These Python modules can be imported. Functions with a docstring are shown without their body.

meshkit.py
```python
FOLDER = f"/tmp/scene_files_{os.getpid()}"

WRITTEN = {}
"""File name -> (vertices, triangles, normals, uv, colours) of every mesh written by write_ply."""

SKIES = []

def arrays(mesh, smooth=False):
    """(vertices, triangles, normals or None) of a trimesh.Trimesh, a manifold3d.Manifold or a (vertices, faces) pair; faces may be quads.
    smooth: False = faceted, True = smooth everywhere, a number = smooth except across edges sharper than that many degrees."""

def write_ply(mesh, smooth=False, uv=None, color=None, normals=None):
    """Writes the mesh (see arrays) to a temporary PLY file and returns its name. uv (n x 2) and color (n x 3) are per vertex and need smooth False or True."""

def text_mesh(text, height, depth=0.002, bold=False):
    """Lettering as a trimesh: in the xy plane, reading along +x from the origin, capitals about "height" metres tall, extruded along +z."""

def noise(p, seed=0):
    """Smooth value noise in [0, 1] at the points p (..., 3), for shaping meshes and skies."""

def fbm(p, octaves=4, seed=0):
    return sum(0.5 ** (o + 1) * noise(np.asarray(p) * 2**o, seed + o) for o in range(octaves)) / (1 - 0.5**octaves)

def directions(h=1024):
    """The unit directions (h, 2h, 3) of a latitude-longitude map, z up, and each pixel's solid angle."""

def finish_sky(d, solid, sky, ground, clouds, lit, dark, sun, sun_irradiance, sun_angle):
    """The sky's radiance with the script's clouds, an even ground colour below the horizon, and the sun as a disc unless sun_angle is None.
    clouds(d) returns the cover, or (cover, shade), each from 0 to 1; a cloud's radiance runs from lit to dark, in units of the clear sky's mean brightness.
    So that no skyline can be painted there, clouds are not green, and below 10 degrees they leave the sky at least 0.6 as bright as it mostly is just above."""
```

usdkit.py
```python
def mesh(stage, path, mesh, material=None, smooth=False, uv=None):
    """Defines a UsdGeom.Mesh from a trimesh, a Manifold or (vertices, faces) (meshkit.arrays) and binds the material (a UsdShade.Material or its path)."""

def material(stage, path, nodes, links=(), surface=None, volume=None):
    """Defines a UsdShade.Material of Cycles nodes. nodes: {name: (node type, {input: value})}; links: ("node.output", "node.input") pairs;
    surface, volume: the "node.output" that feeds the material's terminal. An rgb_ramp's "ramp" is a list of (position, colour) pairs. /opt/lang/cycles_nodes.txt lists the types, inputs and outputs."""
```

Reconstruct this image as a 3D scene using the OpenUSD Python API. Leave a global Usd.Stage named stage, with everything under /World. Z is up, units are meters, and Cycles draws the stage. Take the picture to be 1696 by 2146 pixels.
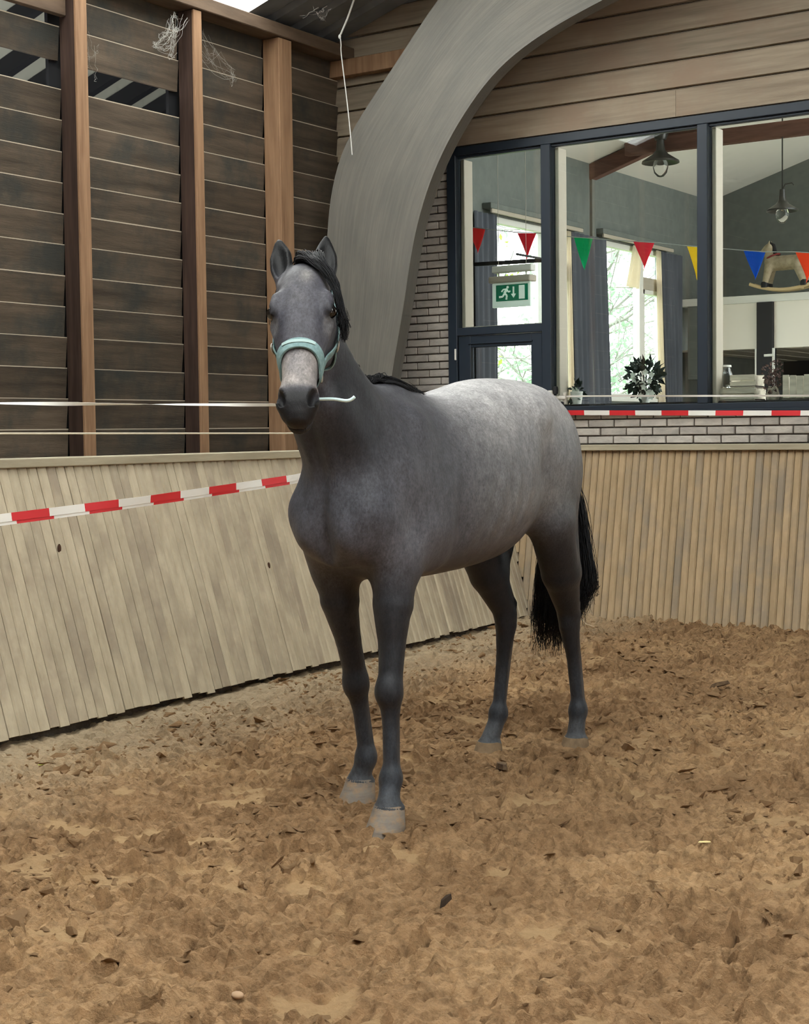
import math, random
import numpy as np, trimesh, usdkit, meshkit
from pxr import Usd, UsdGeom, UsdLux, UsdShade, Gf, Vt, Sdf
from shapely.geometry import Polygon
stage = Usd.Stage.CreateInMemory()
UsdGeom.SetStageUpAxis(stage, 'Z'); UsdGeom.SetStageMetersPerUnit(stage, 1.0)
UsdGeom.Xform.Define(stage, '/World'); UsdGeom.Scope.Define(stage, '/World/Looks')

# ---------------------------------------------------------------- camera, sky, exposure
# World frame: x=0 is the left outer wall, y=0 the end wall with the big window, arena at y<0, canteen at y>0, z up.
CAM = np.array([7.64, -10.456, 1.4]); YAW = math.radians(33.9); PITCH = math.atan(167 / 3200.); ROLL = .012
_fh = np.array([-math.sin(YAW), math.cos(YAW), 0]); _r0 = np.array([math.cos(YAW), math.sin(YAW), 0]); _z = np.array([0, 0, 1.])
_F = _fh * math.cos(PITCH) - _z * math.sin(PITCH); _u0 = _fh * math.sin(PITCH) + _z * math.cos(PITCH)
_R = _r0 * math.cos(ROLL) - _u0 * math.sin(ROLL); _U = _u0 * math.cos(ROLL) + _r0 * math.sin(ROLL)
cam = UsdGeom.Camera.Define(stage, '/World/camera')
M4 = np.eye(4); M4[0, :3], M4[1, :3], M4[2, :3], M4[3, :3] = _R, _U, -_F, CAM
cam.AddTransformOp().Set(Gf.Matrix4d(*M4.ravel().tolist()))
cam.CreateHorizontalApertureAttr(36.0); cam.CreateVerticalApertureAttr(36.0 * 2146 / 1696); cam.CreateFocalLengthAttr(36.0 * 3200 / 1696)
cam.CreateClippingRangeAttr((0.05, 500.0))
cam.CreateExposureAttr(0.62)
sky = UsdLux.DomeLight.Define(stage, '/World/sky')           # even overcast daylight
sky.CreateColorAttr((1.0, 0.985, 0.975)); sky.CreateIntensityAttr(1.6)

# ---------------------------------------------------------------- helpers
def srgb(r, g, b):
    c = np.array([r, g, b]) / 255.; return tuple(np.where(c <= .04045, c / 12.92, ((c + .055) / 1.055) ** 2.4))
_used = {}
def numbered(path):
    n = _used.get(path, 0); _used[path] = n + 1
    return path if n == 0 else '%s_%03d' % (path, n)
def data(p, **kw):
    for k, v in kw.items():
        if v: p.SetCustomDataByKey(k, v)
class Thing:
    def __init__(s, path, base): s.path, s.base = path, np.asarray(base, float)
def thing(name, label, cat, at=(0, 0, 0), group=None, kind=None):
    path = numbered('/World/' + name); x = UsdGeom.Xform.Define(stage, path); x.AddTranslateOp().Set(Gf.Vec3d(*map(float, at)))
    data(x.GetPrim(), label=label, category=cat, group=group, kind=kind)
    return Thing(path, at)
def part(t, name, mesh, m, smooth=False, label=None, kind=None, uv=None):
    v, f = mesh.arrays() if isinstance(mesh, MB) else (np.asarray(mesh.vertices), np.asarray(mesh.faces)) if hasattr(mesh, 'vertices') else mesh
    path = numbered(t.path + '/' + name)
    pr = usdkit.mesh(stage, path, (np.asarray(v) - t.base, f), m, smooth=smooth, uv=uv)
    data(pr.GetPrim(), label=label, kind=kind)
    return Thing(path, t.base)
def single(name, label, cat, mesh, m, smooth=False, group=None, kind=None, uv=None):
    v, f = mesh.arrays() if isinstance(mesh, MB) else (np.asarray(mesh.vertices), np.asarray(mesh.faces)) if hasattr(mesh, 'vertices') else mesh
    v = np.asarray(v, float); base = np.array([*(v[:, :2].min(0) + v[:, :2].max(0)) / 2, v[:, 2].min()])
    path = numbered('/World/' + name)
    pr = usdkit.mesh(stage, path, (v - base, f), m, smooth=smooth, uv=uv); pr.AddTranslateOp().Set(Gf.Vec3d(*map(float, base)))
    data(pr.GetPrim(), label=label, category=cat, group=group, kind=kind)
    return Thing(path, base)
def curves(t, name, strands, widths, m, label=None, kind=None, base=None):
    path = numbered(t.path + '/' + name); c = UsdGeom.BasisCurves.Define(stage, path)
    c.CreateTypeAttr('cubic'); c.CreateBasisAttr('catmullRom'); c.CreateWrapAttr('pinned')
    pts = np.concatenate(strands) - t.base
    c.CreatePointsAttr(Vt.Vec3fArray.FromNumpy(pts.astype(np.float32)))
    c.CreateCurveVertexCountsAttr(Vt.IntArray.FromNumpy(np.array([len(s) for s in strands], np.int32)))
    c.CreateWidthsAttr(Vt.FloatArray.FromNumpy(np.concatenate(widths).astype(np.float32))); c.SetWidthsInterpolation('vertex')
    UsdShade.MaterialBindingAPI.Apply(c.GetPrim()).Bind(m); data(c.GetPrim(), label=label, kind=kind)
    return path
class MB:                                                      # collects triangles for ONE mesh
    def __init__(s): s.v, s.f, s.n = [], [], 0
    def add(s, v, f):
        f = np.asarray(f, int)
        if f.shape[1] == 4: f = np.vstack([f[:, [0, 1, 2]], f[:, [0, 2, 3]]])
        s.v.append(np.asarray(v, float)); s.f.append(f + s.n); s.n += len(v); return s
    def arrays(s): return np.vstack(s.v), np.vstack(s.f)
    def mesh(s, m): return s.add(m.vertices, m.faces)
    def box(s, lo, hi, c=0.0):
        lo, hi = np.asarray(lo, float), np.asarray(hi, float)
        return s.obox((lo + hi) / 2, np.eye(3), (hi - lo) / 2, c)
    def obox(s, ctr, ax, half, c=0.0):                         # oriented box, chamfer c
        ax, half = np.asarray(ax, float), np.asarray(half, float); c = min(c, half.min() * .6)
        if c <= 0:
            P = np.array([[x, y, z] for x in (-1, 1) for y in (-1, 1) for z in (-1, 1)]) * half
            F = [[0, 1, 3, 2], [4, 6, 7, 5], [0, 4, 5, 1], [2, 3, 7, 6], [0, 2, 6, 4], [1, 5, 7, 3]]
        else:
            P = []
            for x in (-1, 1):
                for y in (-1, 1):
                    for z in (-1, 1):
                        for k in range(3):
                            q = half - c; q = q.copy(); q[k] = half[k]; P.append(q * (x, y, z))
            h = trimesh.convex.convex_hull(np.array(P)); P, F = h.vertices, h.faces
        return s.add(np.asarray(ctr) + np.asarray(P) @ ax, F)
    def bar(s, a, b, w, h, up=(0, 0, 1), c=0.0):               # box beam from a to b
        a, b = np.asarray(a, float), np.asarray(b, float); d = b - a; L = np.linalg.norm(d); d = d / L
        sd = np.cross(np.asarray(up, float), d); sd /= np.linalg.norm(sd); u = np.cross(d, sd)
        return s.obox((a + b) / 2, [d, sd, u], [L / 2, w / 2, h / 2], c)
    def tube(s, pts, r, sides=8, caps=True):
        p = np.asarray(pts, float); r = np.broadcast_to(r, (len(p),)); t = np.gradient(p, axis=0); t /= np.linalg.norm(t, axis=1, keepdims=True) + 1e-12
        a = np.cross(t[0], [0, 0, 1.] if abs(t[0][2]) < .9 else [1., 0, 0]); a /= np.linalg.norm(a); A = []
        for i in range(len(p)):
            a = a - t[i] * (a @ t[i]); a /= np.linalg.norm(a); A.append(a)
        A = np.array(A); B = np.cross(t, A); g = np.arange(sides) * 2 * np.pi / sides
        v = p[:, None] + r[:, None, None] * (np.cos(g)[None, :, None] * A[:, None] + np.sin(g)[None, :, None] * B[:, None])
        n = len(p); F = []
        for i in range(n - 1):
            for j in range(sides): F.append([i * sides + j, i * sides + (j + 1) % sides, (i + 1) * sides + (j + 1) % sides, (i + 1) * sides + j])
        V = v.reshape(-1, 3); F = np.array(F); F = np.vstack([F[:, [0, 1, 2]], F[:, [0, 2, 3]]])
        if caps:
            V = np.vstack([V, p[0], p[-1]]); k = n * sides
            F = np.vstack([F, [[k, (j + 1) % sides, j] for j in range(sides)], [[k + 1, (n - 1) * sides + j, (n - 1) * sides + (j + 1) % sides] for j in range(sides)]])
        return s.add(V, F)
    def lathe(s, prof, ctr=(0, 0, 0), n=24, ax=None):          # prof: (r, z) pairs
        prof = np.asarray(prof, float); g = np.arange(n) * 2 * np.pi / n
        v = np.stack([prof[:, None, 0] * np.cos(g), prof[:, None, 0] * np.sin(g), np.broadcast_to(prof[:, None, 1], (len(prof), n))], -1).reshape(-1, 3)
        if ax is not None: v = v @ np.asarray(ax, float)
        F = [[i * n + j, i * n + (j + 1) % n, (i + 1) * n + (j + 1) % n, (i + 1) * n + j] for i in range(len(prof) - 1) for j in range(n)]
        return s.add(v + np.asarray(ctr, float), F)
    def prism(s, poly, h, origin=(0, 0, 0), ax=None):          # polygon (2d) extruded by h along the third axis of ax
        m = trimesh.creation.extrude_polygon(poly if isinstance(poly, Polygon) else Polygon(poly), h, engine='earcut')
        v = np.asarray(m.vertices); v = v if ax is None else v @ np.asarray(ax, float)
        return s.add(v + np.asarray(origin, float), m.faces)
    def grid(s, P):                                            # P: (n, m, 3)
        n, m = P.shape[:2]; i, j = np.meshgrid(np.arange(n - 1), np.arange(m - 1), indexing='ij')
        return s.add(P.reshape(-1, 3), np.stack([i * m + j, (i + 1) * m + j, (i + 1) * m + j + 1, i * m + j + 1], -1).reshape(-1, 4))
XZ = np.array([[1, 0, 0], [0, 0, 1], [0, 1, 0.]])              # local x->x, y->z, extrude->+y
YZ = np.array([[0, 1, 0], [0, 0, 1], [1, 0, 0.]])              # local x->y, y->z, extrude->+x

LOOK = '/World/Looks/'
def mat(name, nodes, links, surface='p.BSDF', volume=None): return usdkit.material(stage, LOOK + name, nodes, links, surface=surface, volume=volume)
def plain(name, col, rough=.6, spec=.3, metal=0., **kw):
    return mat(name, {'p': ('principled_bsdf', dict(base_color=col, roughness=rough, specular_ior_level=spec, metallic=metal, **kw))}, [])
def speckled(name, c1, c2, scale=20, rough=.8, spec=.2, detail=4, stretch=(1, 1, 1), lo=.35, hi=.65, bump=.0, bscale=60, vary=.0, blotch=None, bscale2=2.0):
    """two colours mixed by stretched noise; vary: random brightness per object; blotch: third colour in large patches."""
    N = {'t': ('texture_coordinate', {}), 'm': ('mapping', {'scale': stretch}), 'n': ('noise_texture', {'scale': scale, 'detail': detail, 'roughness': .6}),
         'r': ('rgb_ramp', {'ramp': [(lo, c1), (hi, c2)]}), 'p': ('principled_bsdf', {'roughness': rough, 'specular_ior_level': spec}),
         'oi': ('object_info', {}), 'off': ('vector_math', {'math_type': 'add'}), 'sc': ('vector_math', {'math_type': 'scale', 'scale': 37.0})}
    L = [('oi.random', 'cmb.x'), ('oi.random', 'cmb.y'), ('oi.random', 'cmb.z'), ('cmb.vector', 'sc.vector1'), ('sc.vector', 'off.vector1'), ('t.object', 'off.vector2'),
         ('off.vector', 'm.vector'), ('m.vector', 'n.vector'), ('n.fac', 'r.fac')]
    N['cmb'] = ('combine_xyz', {})
    col = 'r.color'
    if blotch is not None:
        N['n2'] = ('noise_texture', {'scale': bscale2, 'detail': 5, 'roughness': .65}); N['r2'] = ('rgb_ramp', {'ramp': [(.48, (0, 0, 0)), (.66, (1, 1, 1))]})
        N['mx'] = ('mix', {'color2': blotch}); L += [('off.vector', 'n2.vector'), ('n2.fac', 'r2.fac'), ('r2.color', 'bw.color'), ('bw.val', 'mx.fac'), (col, 'mx.color1')]; N['bw'] = ('rgb_to_bw', {}); col = 'mx.color'
    if vary:
        N['mr'] = ('map_range', {'from_min': 0., 'from_max': 1., 'to_min': 1 - vary, 'to_max': 1 + vary}); N['hs'] = ('hsv', {})
        L += [('oi.random', 'mr.value'), ('mr.result', 'hs.value'), (col, 'hs.color')]; col = 'hs.color'
    L.append((col, 'p.base_color'))
    if bump:
        N['n3'] = ('noise_texture', {'scale': bscale, 'detail': 5, 'roughness': .65}); N['b'] = ('bump', {'strength': 1.0, 'distance': bump})
        L += [('m.vector', 'n3.vector'), ('n3.fac', 'b.height'), ('b.normal', 'p.normal')]
    return mat(name, N, L)
rng = np.random.default_rng(7)
# ---------------------------------------------------------------- looks
M_plank = speckled('dark_stained_plank', srgb(66, 58, 49), srgb(98, 86, 73), 5, .85, .2, 6, (1, .25, 3.), .3, .7, .002, 40, .22, srgb(60, 60, 56), 1.6)
M_dust = plain('dusty_edge', srgb(178, 166, 148), .9, .1)
M_stud = speckled('brown_stud', srgb(132, 101, 76), srgb(164, 130, 100), 7, .75, .25, 5, (4, 4, .3), .3, .7, .001, 40, .10)
M_post = speckled('dark_red_brown_post', srgb(54, 41, 36), srgb(72, 56, 48), 6, .8, .2, 5, (4, 4, .3), vary=.1)
M_studdark = speckled('dark_beam', srgb(84, 70, 58), srgb(112, 94, 78), 7, .8, .2, 5, (2, .3, 2), .3, .7, .001, 40, .1)
M_kick = speckled('kick_board', srgb(163, 152, 131), srgb(184, 173, 151), 5, .85, .15, 6, (3, 3, .6), .3, .7, .0015, 30, .05, srgb(150, 138, 121), 1.5)
M_kick2 = speckled('kick_board_end', srgb(152, 132, 104), srgb(174, 152, 122), 5, .85, .15, 6, (3, 3, .6), .3, .7, .0015, 30, .05, srgb(140, 128, 112), 1.4)
M_ledge = speckled('ledge_wood', srgb(150, 142, 122), srgb(178, 170, 148), 4, .8, .2, 5, (.4, .4, 3), .3, .7, .001, 40)
M_gable = speckled('gable_board', srgb(128, 116, 101), srgb(158, 145, 127), 5, .8, .2, 6, (.3, 1, 5), .3, .7, .001, 40, .10, srgb(142, 124, 107), 1.2)
M_brick = speckled('grey_brick', srgb(172, 166, 160), srgb(204, 198, 190), 9, .9, .15, 5, (1, 1, 2), .3, .7, .003, 30, .13)
M_mortar = speckled('dark_mortar', srgb(86, 80, 74), srgb(108, 102, 95), 30, .95, .1)
M_frame = plain('slate_frame', srgb(38, 47, 58), .42, .4)
M_beige = plain('beige_reveal', srgb(176, 168, 154), .6, .3)
M_white = plain('white_paint', srgb(226, 226, 220), .5, .35)
M_ingrey = speckled('grey_plaster', srgb(108, 114, 110), srgb(116, 121, 117), 8, .9, .1)
M_inceil = plain('white_ceiling', srgb(222, 220, 212), .9, .1)
M_inbeam = speckled('brown_beam', srgb(92, 66, 58), srgb(112, 82, 72), 6, .8, .2, 4, (.4, 3, 3))
M_roof = speckled('corrugated_sheet', srgb(96, 100, 102), srgb(116, 120, 122), 3, .6, .3)
M_dark = plain('near_black', srgb(30, 31, 34), .6, .3)
M_glass = mat('window_glass', {'f': ('fresnel', {'IOR': 1.45}), 'a': ('transparent_bsdf', {'color': (.93, .97, .96)}), 'g': ('glossy_bsdf', {'color': (.9, .9, .9), 'roughness': 0.01}), 'x': ('mix_closure', {})},
              [('f.fac', 'x.fac'), ('a.BSDF', 'x.closure1'), ('g.BSDF', 'x.closure2')], surface='x.closure')
M_skysheet = mat('translucent_roof_sheet', {'a': ('transparent_bsdf', {'color': (.90, .945, .91)}), 'd': ('translucent_bsdf', {'color': (.9, .91, .89)}), 'x': ('mix_closure', {'fac': .35})},
              [('a.BSDF', 'x.closure1'), ('d.BSDF', 'x.closure2')], surface='x.closure')

# ---------------------------------------------------------------- floor: trampled sand
def kick_x(y): return 2.0 - .0405 * np.asarray(y)              # foot line of the left kick boards
HOOVES = []                                                    # filled by the horse builder: (x, y, radius)
_CELLS = {}
def plates(x, y, size, seed, tilt):                           # broken crust: cells of random height and tilt
    from scipy.spatial import cKDTree
    if (size, seed) not in _CELLS:
        r = np.random.default_rng(seed); n = int(9. * 9.6 / size ** 2); P = np.stack([r.uniform(1.2, 10.2, n), r.uniform(-9.2, .4, n)], -1)
        _CELLS[size, seed] = (cKDTree(P), P, r.uniform(-1, 1, n) ** 3 * .9 + r.uniform(-.3, .3, n), r.normal(0, tilt, (n, 2)))
    T, P, H, G = _CELLS[size, seed]; w = .35 * size * (meshkit.noise(np.stack([x / size, y / size, 0 * x], -1) * 1.3, seed) - .5)
    q = np.stack([x + w, y - w], -1); d, i = T.query(q, k=2); e = np.clip((d[..., 1] - d[..., 0]) / (.30 * size), 0, 1); i = i[..., 0]
    return H[i] * size * .30 + ((q - P[i]) * G[i]).sum(-1), e
def packed(p): return np.clip((meshkit.fbm(np.asarray(p) * np.array([5.0, 6.5, 1]) + 40, 3, 51) - .685) / .03, 0, 1) * np.clip((np.asarray(p)[..., 0] - kick_x(np.asarray(p)[..., 1]) - .5) / .3, 0, 1)   # trodden patches
def ground(x, y):
    x, y = np.asarray(x, float), np.asarray(y, float); p = np.stack([x, y, np.zeros_like(x)], -1)
    h = .05 * (meshkit.fbm(p * 1.3, 3, 3) - .5) + .05 * (meshkit.fbm(p * 5.0, 3, 11) - .5)
    flat = packed(p)
    a, ea = plates(x, y, .085, 1, .16); b, eb = plates(x, y, .040, 2, .22); c, ec = plates(x, y, .024, 4, .2)
    m = np.clip((meshkit.fbm(p * 3.1 + 11, 3, 61) - .40) / .15, 0, 1)
    rough = (a * m * .9 + b * .95 + c * .8) - .010 * (1 - ea) * m - .007 * (1 - eb)
    h += 1.55 * rough * (1 - .88 * flat) - .010 * flat + .012 * (meshkit.fbm(p * 34, 2, 31) - .5)
    d = np.clip((x - kick_x(y)) / .8, 0, 1); h = h * (.5 + .5 * d) - .025 * (1 - d)   # worn down, paler and finer along the left boards
    h += .035 * np.exp(-((y + .55) / .3) ** 2)                # and thrown up against the end wall
    for hx, hy, hr, up in HOOVES:
        rr = np.hypot(x - hx, y - hy); w = np.exp(-(rr / (1.2 * hr)) ** 4); h = h * (1 - w) + up * w
    return h
def build_floor():
    def axis(lo, a, b, hi, d): return np.concatenate([np.linspace(lo, a, 14)[:-1], np.arange(a, b, d), np.linspace(b, hi, 14)])
    X, Y = np.meshgrid(axis(-.2, 1.95, 8.4, 19.8, .0115), axis(-24, -8.4, -.38, .0, .0115), indexing='ij')
    mb = MB().grid(np.stack([X, Y, ground(X, Y)], -1))
    N = {'pk': ('attribute', {'attribute': 'packed'}), 'pb': ('rgb_to_bw', {}), 'px': ('mix', {'color2': srgb(176, 146, 108)}), 'g': ('geometry', {}), 'n1': ('noise_texture', {'scale': 1.1, 'detail': 5, 'roughness': .6}), 'n2': ('noise_texture', {'scale': 24., 'detail': 6, 'roughness': .7}),
         'r1': ('rgb_ramp', {'ramp': [(.3, srgb(138, 109, 79)), (.5, srgb(160, 130, 97)), (.68, srgb(180, 149, 112))]}),
         'r2': ('rgb_ramp', {'ramp': [(.30, (.52, .50, .48)), (.58, (1.12, 1.10, 1.08))]}), 'mx': ('mix', {'mix_type': 'multiply', 'fac': 1.0}),
         'sx': ('separate_xyz', {}), 'ky': ('math', {'math_type': 'multiply_add', 'value2': .0405, 'value3': -2.0}), 'ad': ('math', {'math_type': 'add'}),
         'mr': ('map_range', {'from_min': .15, 'from_max': 1.25, 'to_min': .65, 'to_max': 0., 'clamp': True}), 'nn': ('noise_texture', {'scale': 2.5, 'detail': 4}),
         'ma': ('math', {'math_type': 'multiply_add', 'value2': .9, 'value3': -.45}), 'a2': ('math', {'math_type': 'add'}), 'pale': ('mix', {'color2': srgb(186, 172, 146)}),
         'n3': ('noise_texture', {'scale': 110., 'detail': 5, 'roughness': .75}), 'b': ('bump', {'strength': 1.0, 'distance': .014}), 'p': ('principled_bsdf', {'roughness': .95, 'specular_ior_level': .12})}
    L = [('g.position', k + '.vector') for k in ('n1', 'n2', 'n3', 'nn')] + [('n1.fac', 'r1.fac'), ('n2.fac', 'r2.fac'), ('r1.color', 'mx.color1'), ('r2.color', 'mx.color2'),
         ('g.position', 'sx.vector'), ('sx.y', 'ky.value1'), ('sx.x', 'ad.value1'), ('ky.value', 'ad.value2'), ('nn.fac', 'ma.value1'), ('ma.value', 'a2.value1'), ('ad.value', 'a2.value2'), ('a2.value', 'mr.value'), ('mr.result', 'pale.fac'), ('mx.color', 'pale.color1'),
         ('pk.color', 'pb.color'), ('pb.val', 'px.fac'), ('pale.color', 'px.color1'), ('px.color', 'p.base_color'), ('n3.fac', 'b.height'), ('b.normal', 'p.normal')]
    m = mat('arena_sand', N, L)
    fl = single('floor', 'brown trampled sand floor of the riding arena', 'floor', mb, m, smooth=False, kind='structure')
    pk = packed(np.stack([X, Y, 0 * X], -1)).reshape(-1); pk = np.repeat((pk * (.4 + .6 * meshkit.noise(np.stack([X, Y, 0 * X], -1) * 3, 9).reshape(-1)))[:, None], 3, 1)
    UsdGeom.PrimvarsAPI(stage.GetPrimAtPath(fl.path)).CreatePrimvar('packed', Sdf.ValueTypeNames.Color3fArray, 'vertex').Set(Vt.Vec3fArray.FromNumpy(pk.astype(np.float32)))
    # loose clods: uncountable, one object
    path = '/World/soil_clods'; pi = UsdGeom.PointInstancer.Define(stage, path); protos = []
    mc = speckled('sand_clod', srgb(126, 98, 71), srgb(166, 135, 100), 18, .95, .1, 5, bump=.004, bscale=70)
    UsdGeom.Scope.Define(stage, path + '/kinds')
    for k in range(6):
        s = trimesh.convex.convex_hull(np.random.default_rng(k).normal(0, 1, (13, 3)) * [.72, .6, .42]); s = s.subdivide(); v = np.array(s.vertices); v = v * (1 + .5 * (meshkit.fbm(v * 2.4 + 10 * k, 3, k)[:, None] - .5))
        q = usdkit.mesh(stage, path + '/kinds/clod_%03d' % k, (v, s.faces), mc, smooth=20); protos.append(q.GetPath())
    r = np.random.default_rng(3); n = 22000
    x, y = r.uniform(1.95, 9, n), r.uniform(-8.3, -.42, n); dens = meshkit.fbm(np.stack([x, y, 0 * x], -1) * 1.9, 3, 5)
    keep = (x > kick_x(y) + .05) & (r.uniform(size=n) < np.clip((dens - .36) * 5, .12, 1))
    for hx, hy, hr, _ in HOOVES: keep &= (x - hx) ** 2 + (y - hy) ** 2 > (hr * 1.1) ** 2
    x, y = x[keep], y[keep]; n = len(x); sz = np.clip(r.lognormal(math.log(.0095), .5, n), .004, .027)
    z = ground(x, y) + sz * .05
    pi.CreatePrototypesRel().SetTargets(protos); pi.CreateProtoIndicesAttr(Vt.IntArray.FromNumpy(r.integers(0, 6, n).astype(np.int32)))
    pi.CreatePositionsAttr(Vt.Vec3fArray.FromNumpy(np.stack([x, y, z], -1).astype(np.float32))); pi.CreateScalesAttr(Vt.Vec3fArray.FromNumpy((sz[:, None] * r.uniform(.7, 1.3, (n, 3))).astype(np.float32)))
    a = r.uniform(0, 2 * np.pi, n); t = r.normal(0, .18, n)
    pi.CreateOrientationsAttr(Vt.QuathArray([Gf.Quath(float(math.cos(i / 2)), Gf.Vec3h(float(math.sin(j) * math.sin(i / 2)), 0, float(math.cos(j) * math.sin(i / 2)))) for i, j in zip(a, t)]))
    data(pi.GetPrim(), label='loose brown clods of sand scattered over the arena floor', category='sand clods', kind='stuff')

# ---------------------------------------------------------------- left outer wall: lapped planks between studs
def build_wall_left():
    t = thing('wall_left', 'dark-stained lapped plank wall with brown studs on the left', 'wall', kind='structure')
    pitch = .2058; z0 = 1.844 - 5 * pitch
    studs = [(-8.04, -7.94), (-6.88, -6.78), (-5.62, -5.52), (-4.36, -4.26), (-3.155, -3.06), (-1.99, -1.91), (-1.01, -.855)]
    for i, (a, b) in enumerate(studs):
        if i < 6: part(t, 'stud', MB().box((0.012, a, .2), (.150, b, 4.47), .004), M_post)
        part(t, 'batten', MB().box((.150 if i < 6 else .012, a - .004, .2), (.172, b + .004, 4.47), .004), M_stud, label='pale brown batten on the dark post')
    part(t, 'stud', MB().box((.012, -.85, .2), (.10, -.77, 4.47), .004), M_stud)
    for a, b in studs + [(-.05, .05)]: part(t, 'joint_cover', MB().box((-.062, a - .06, .2), (-.034, b + .06, 4.5)), M_dark)
    bays = [(-9.2, -8.04)] + [(studs[i][1], studs[i + 1][0]) for i in range(6)] + [(-.855, .0)]
    r = np.random.default_rng(5)
    for bi, (a, b) in enumerate(bays):
        for k in range(19):
            lo = z0 + k * pitch
            if bi == 5 and k == 14: continue                     # the missing plank, third bay
            if bi == 4 and (k >= 16 or k == 14): continue     # top planks gone, near bay
            if lo > 4.46: continue
            j = r.normal(0, .003, 4); top = min(lo + pitch + .012, 4.55)
            # each plank leans: its top edge stands proud of the plank above by a dusty lip
            q = [(-.030 + j[0], lo), (-.008 + j[0], lo), (.012 + j[1], top - .004), (.010 + j[1], top), (-.010 + j[1], top)]
            m = MB().prism(q, b - a, (0, a, 0), np.array([[1, 0, 0], [0, 0, 1], [0, 1, 0.]]))
            pk = part(t, 'plank', m, M_plank)
            lip = MB().bar((.006 + j[1], a, top + .002 + j[2] * .3), (.006 + j[1], b, top + .002 + j[3] * .3), .011, .005 + abs(j[2]) * .5)
            part(pk, 'dusty_lip', lip, M_dust, label='dust lying along the top edge of the plank')
    part(t, 'wall_plate', MB().box((-.06, -14, 4.475), (.19, .05, 4.575), .006), M_studdark, label='long wall plate under the roof')
    part(t, 'brace', MB().box((.03, -4.26, 4.18), (.08, -3.156, 4.40), .004), M_studdark)
    part(t, 'wall_board', MB().box((-.05, -24, 0), (-.02, -9.2, 4.5)), M_plank)
    # lean-to behind it, seen through the gap
    s = thing('lean_to_roof', 'dim lean-to roof with dark rafters behind the gap in the plank wall', 'roof', (-1.6, -4, 3.2), kind='structure')
    m_sheet = plain('lean_to_sheet', srgb(150, 152, 140), .8, .1)
    part(s, 'roof_sheet', MB().bar((-.04, -4.5, 4.62), (-4.0, -4.5, 3.35), 9.1, .02), m_sheet)
    for y in np.arange(-8.8, .1, .42): part(s, 'rafter', MB().bar((-.06, y, 4.53), (-4.0, y, 3.26), .07, .13), M_dark)
    part(s, 'outer_wall', MB().box((-3.7, -9, 0), (-3.6, 0, 3.2)), M_dark)
    part(s, 'end_wall', MB().box((-4., -.02, 0), (-.05, .04, 4.6)), M_dark)
    part(s, 'end_wall', MB().box((-4., -9.06, 0), (-.05, -9., 4.6)), M_dark)

# ---------------------------------------------------------------- kick boards and ledges
def slat(a, b, w, nrm, th=.022, j=0.):                         # a narrow board with bevelled edges from foot a to head b
    a, b, nrm = np.asarray(a, float), np.asarray(b, float), np.asarray(nrm, float)
    d = (b - a) / np.linalg.norm(b - a); sd = np.cross(d, nrm); sd /= np.linalg.norm(sd); n = np.cross(sd, d); h = w / 2; e = min(.009, h * .45)
    pr = [(-h, 0), (-h, th * .55), (-h + e, th), (h - e, th), (h, th * .55), (h, 0)]
    V = np.array([p + sd * u + n * (v + j) for p in (a, b) for u, v in pr]); k = 6
    F = [[i, (i + 1) % k, (i + 1) % k + k, i + k] for i in range(k)]
    return MB().add(V, F).add(V[[6, 7, 8, 9, 10, 11]], [[0, 1, 2, 3], [0, 3, 4, 5]]).add(V[:6], [[3, 2, 1, 0], [5, 4, 3, 0]])
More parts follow.
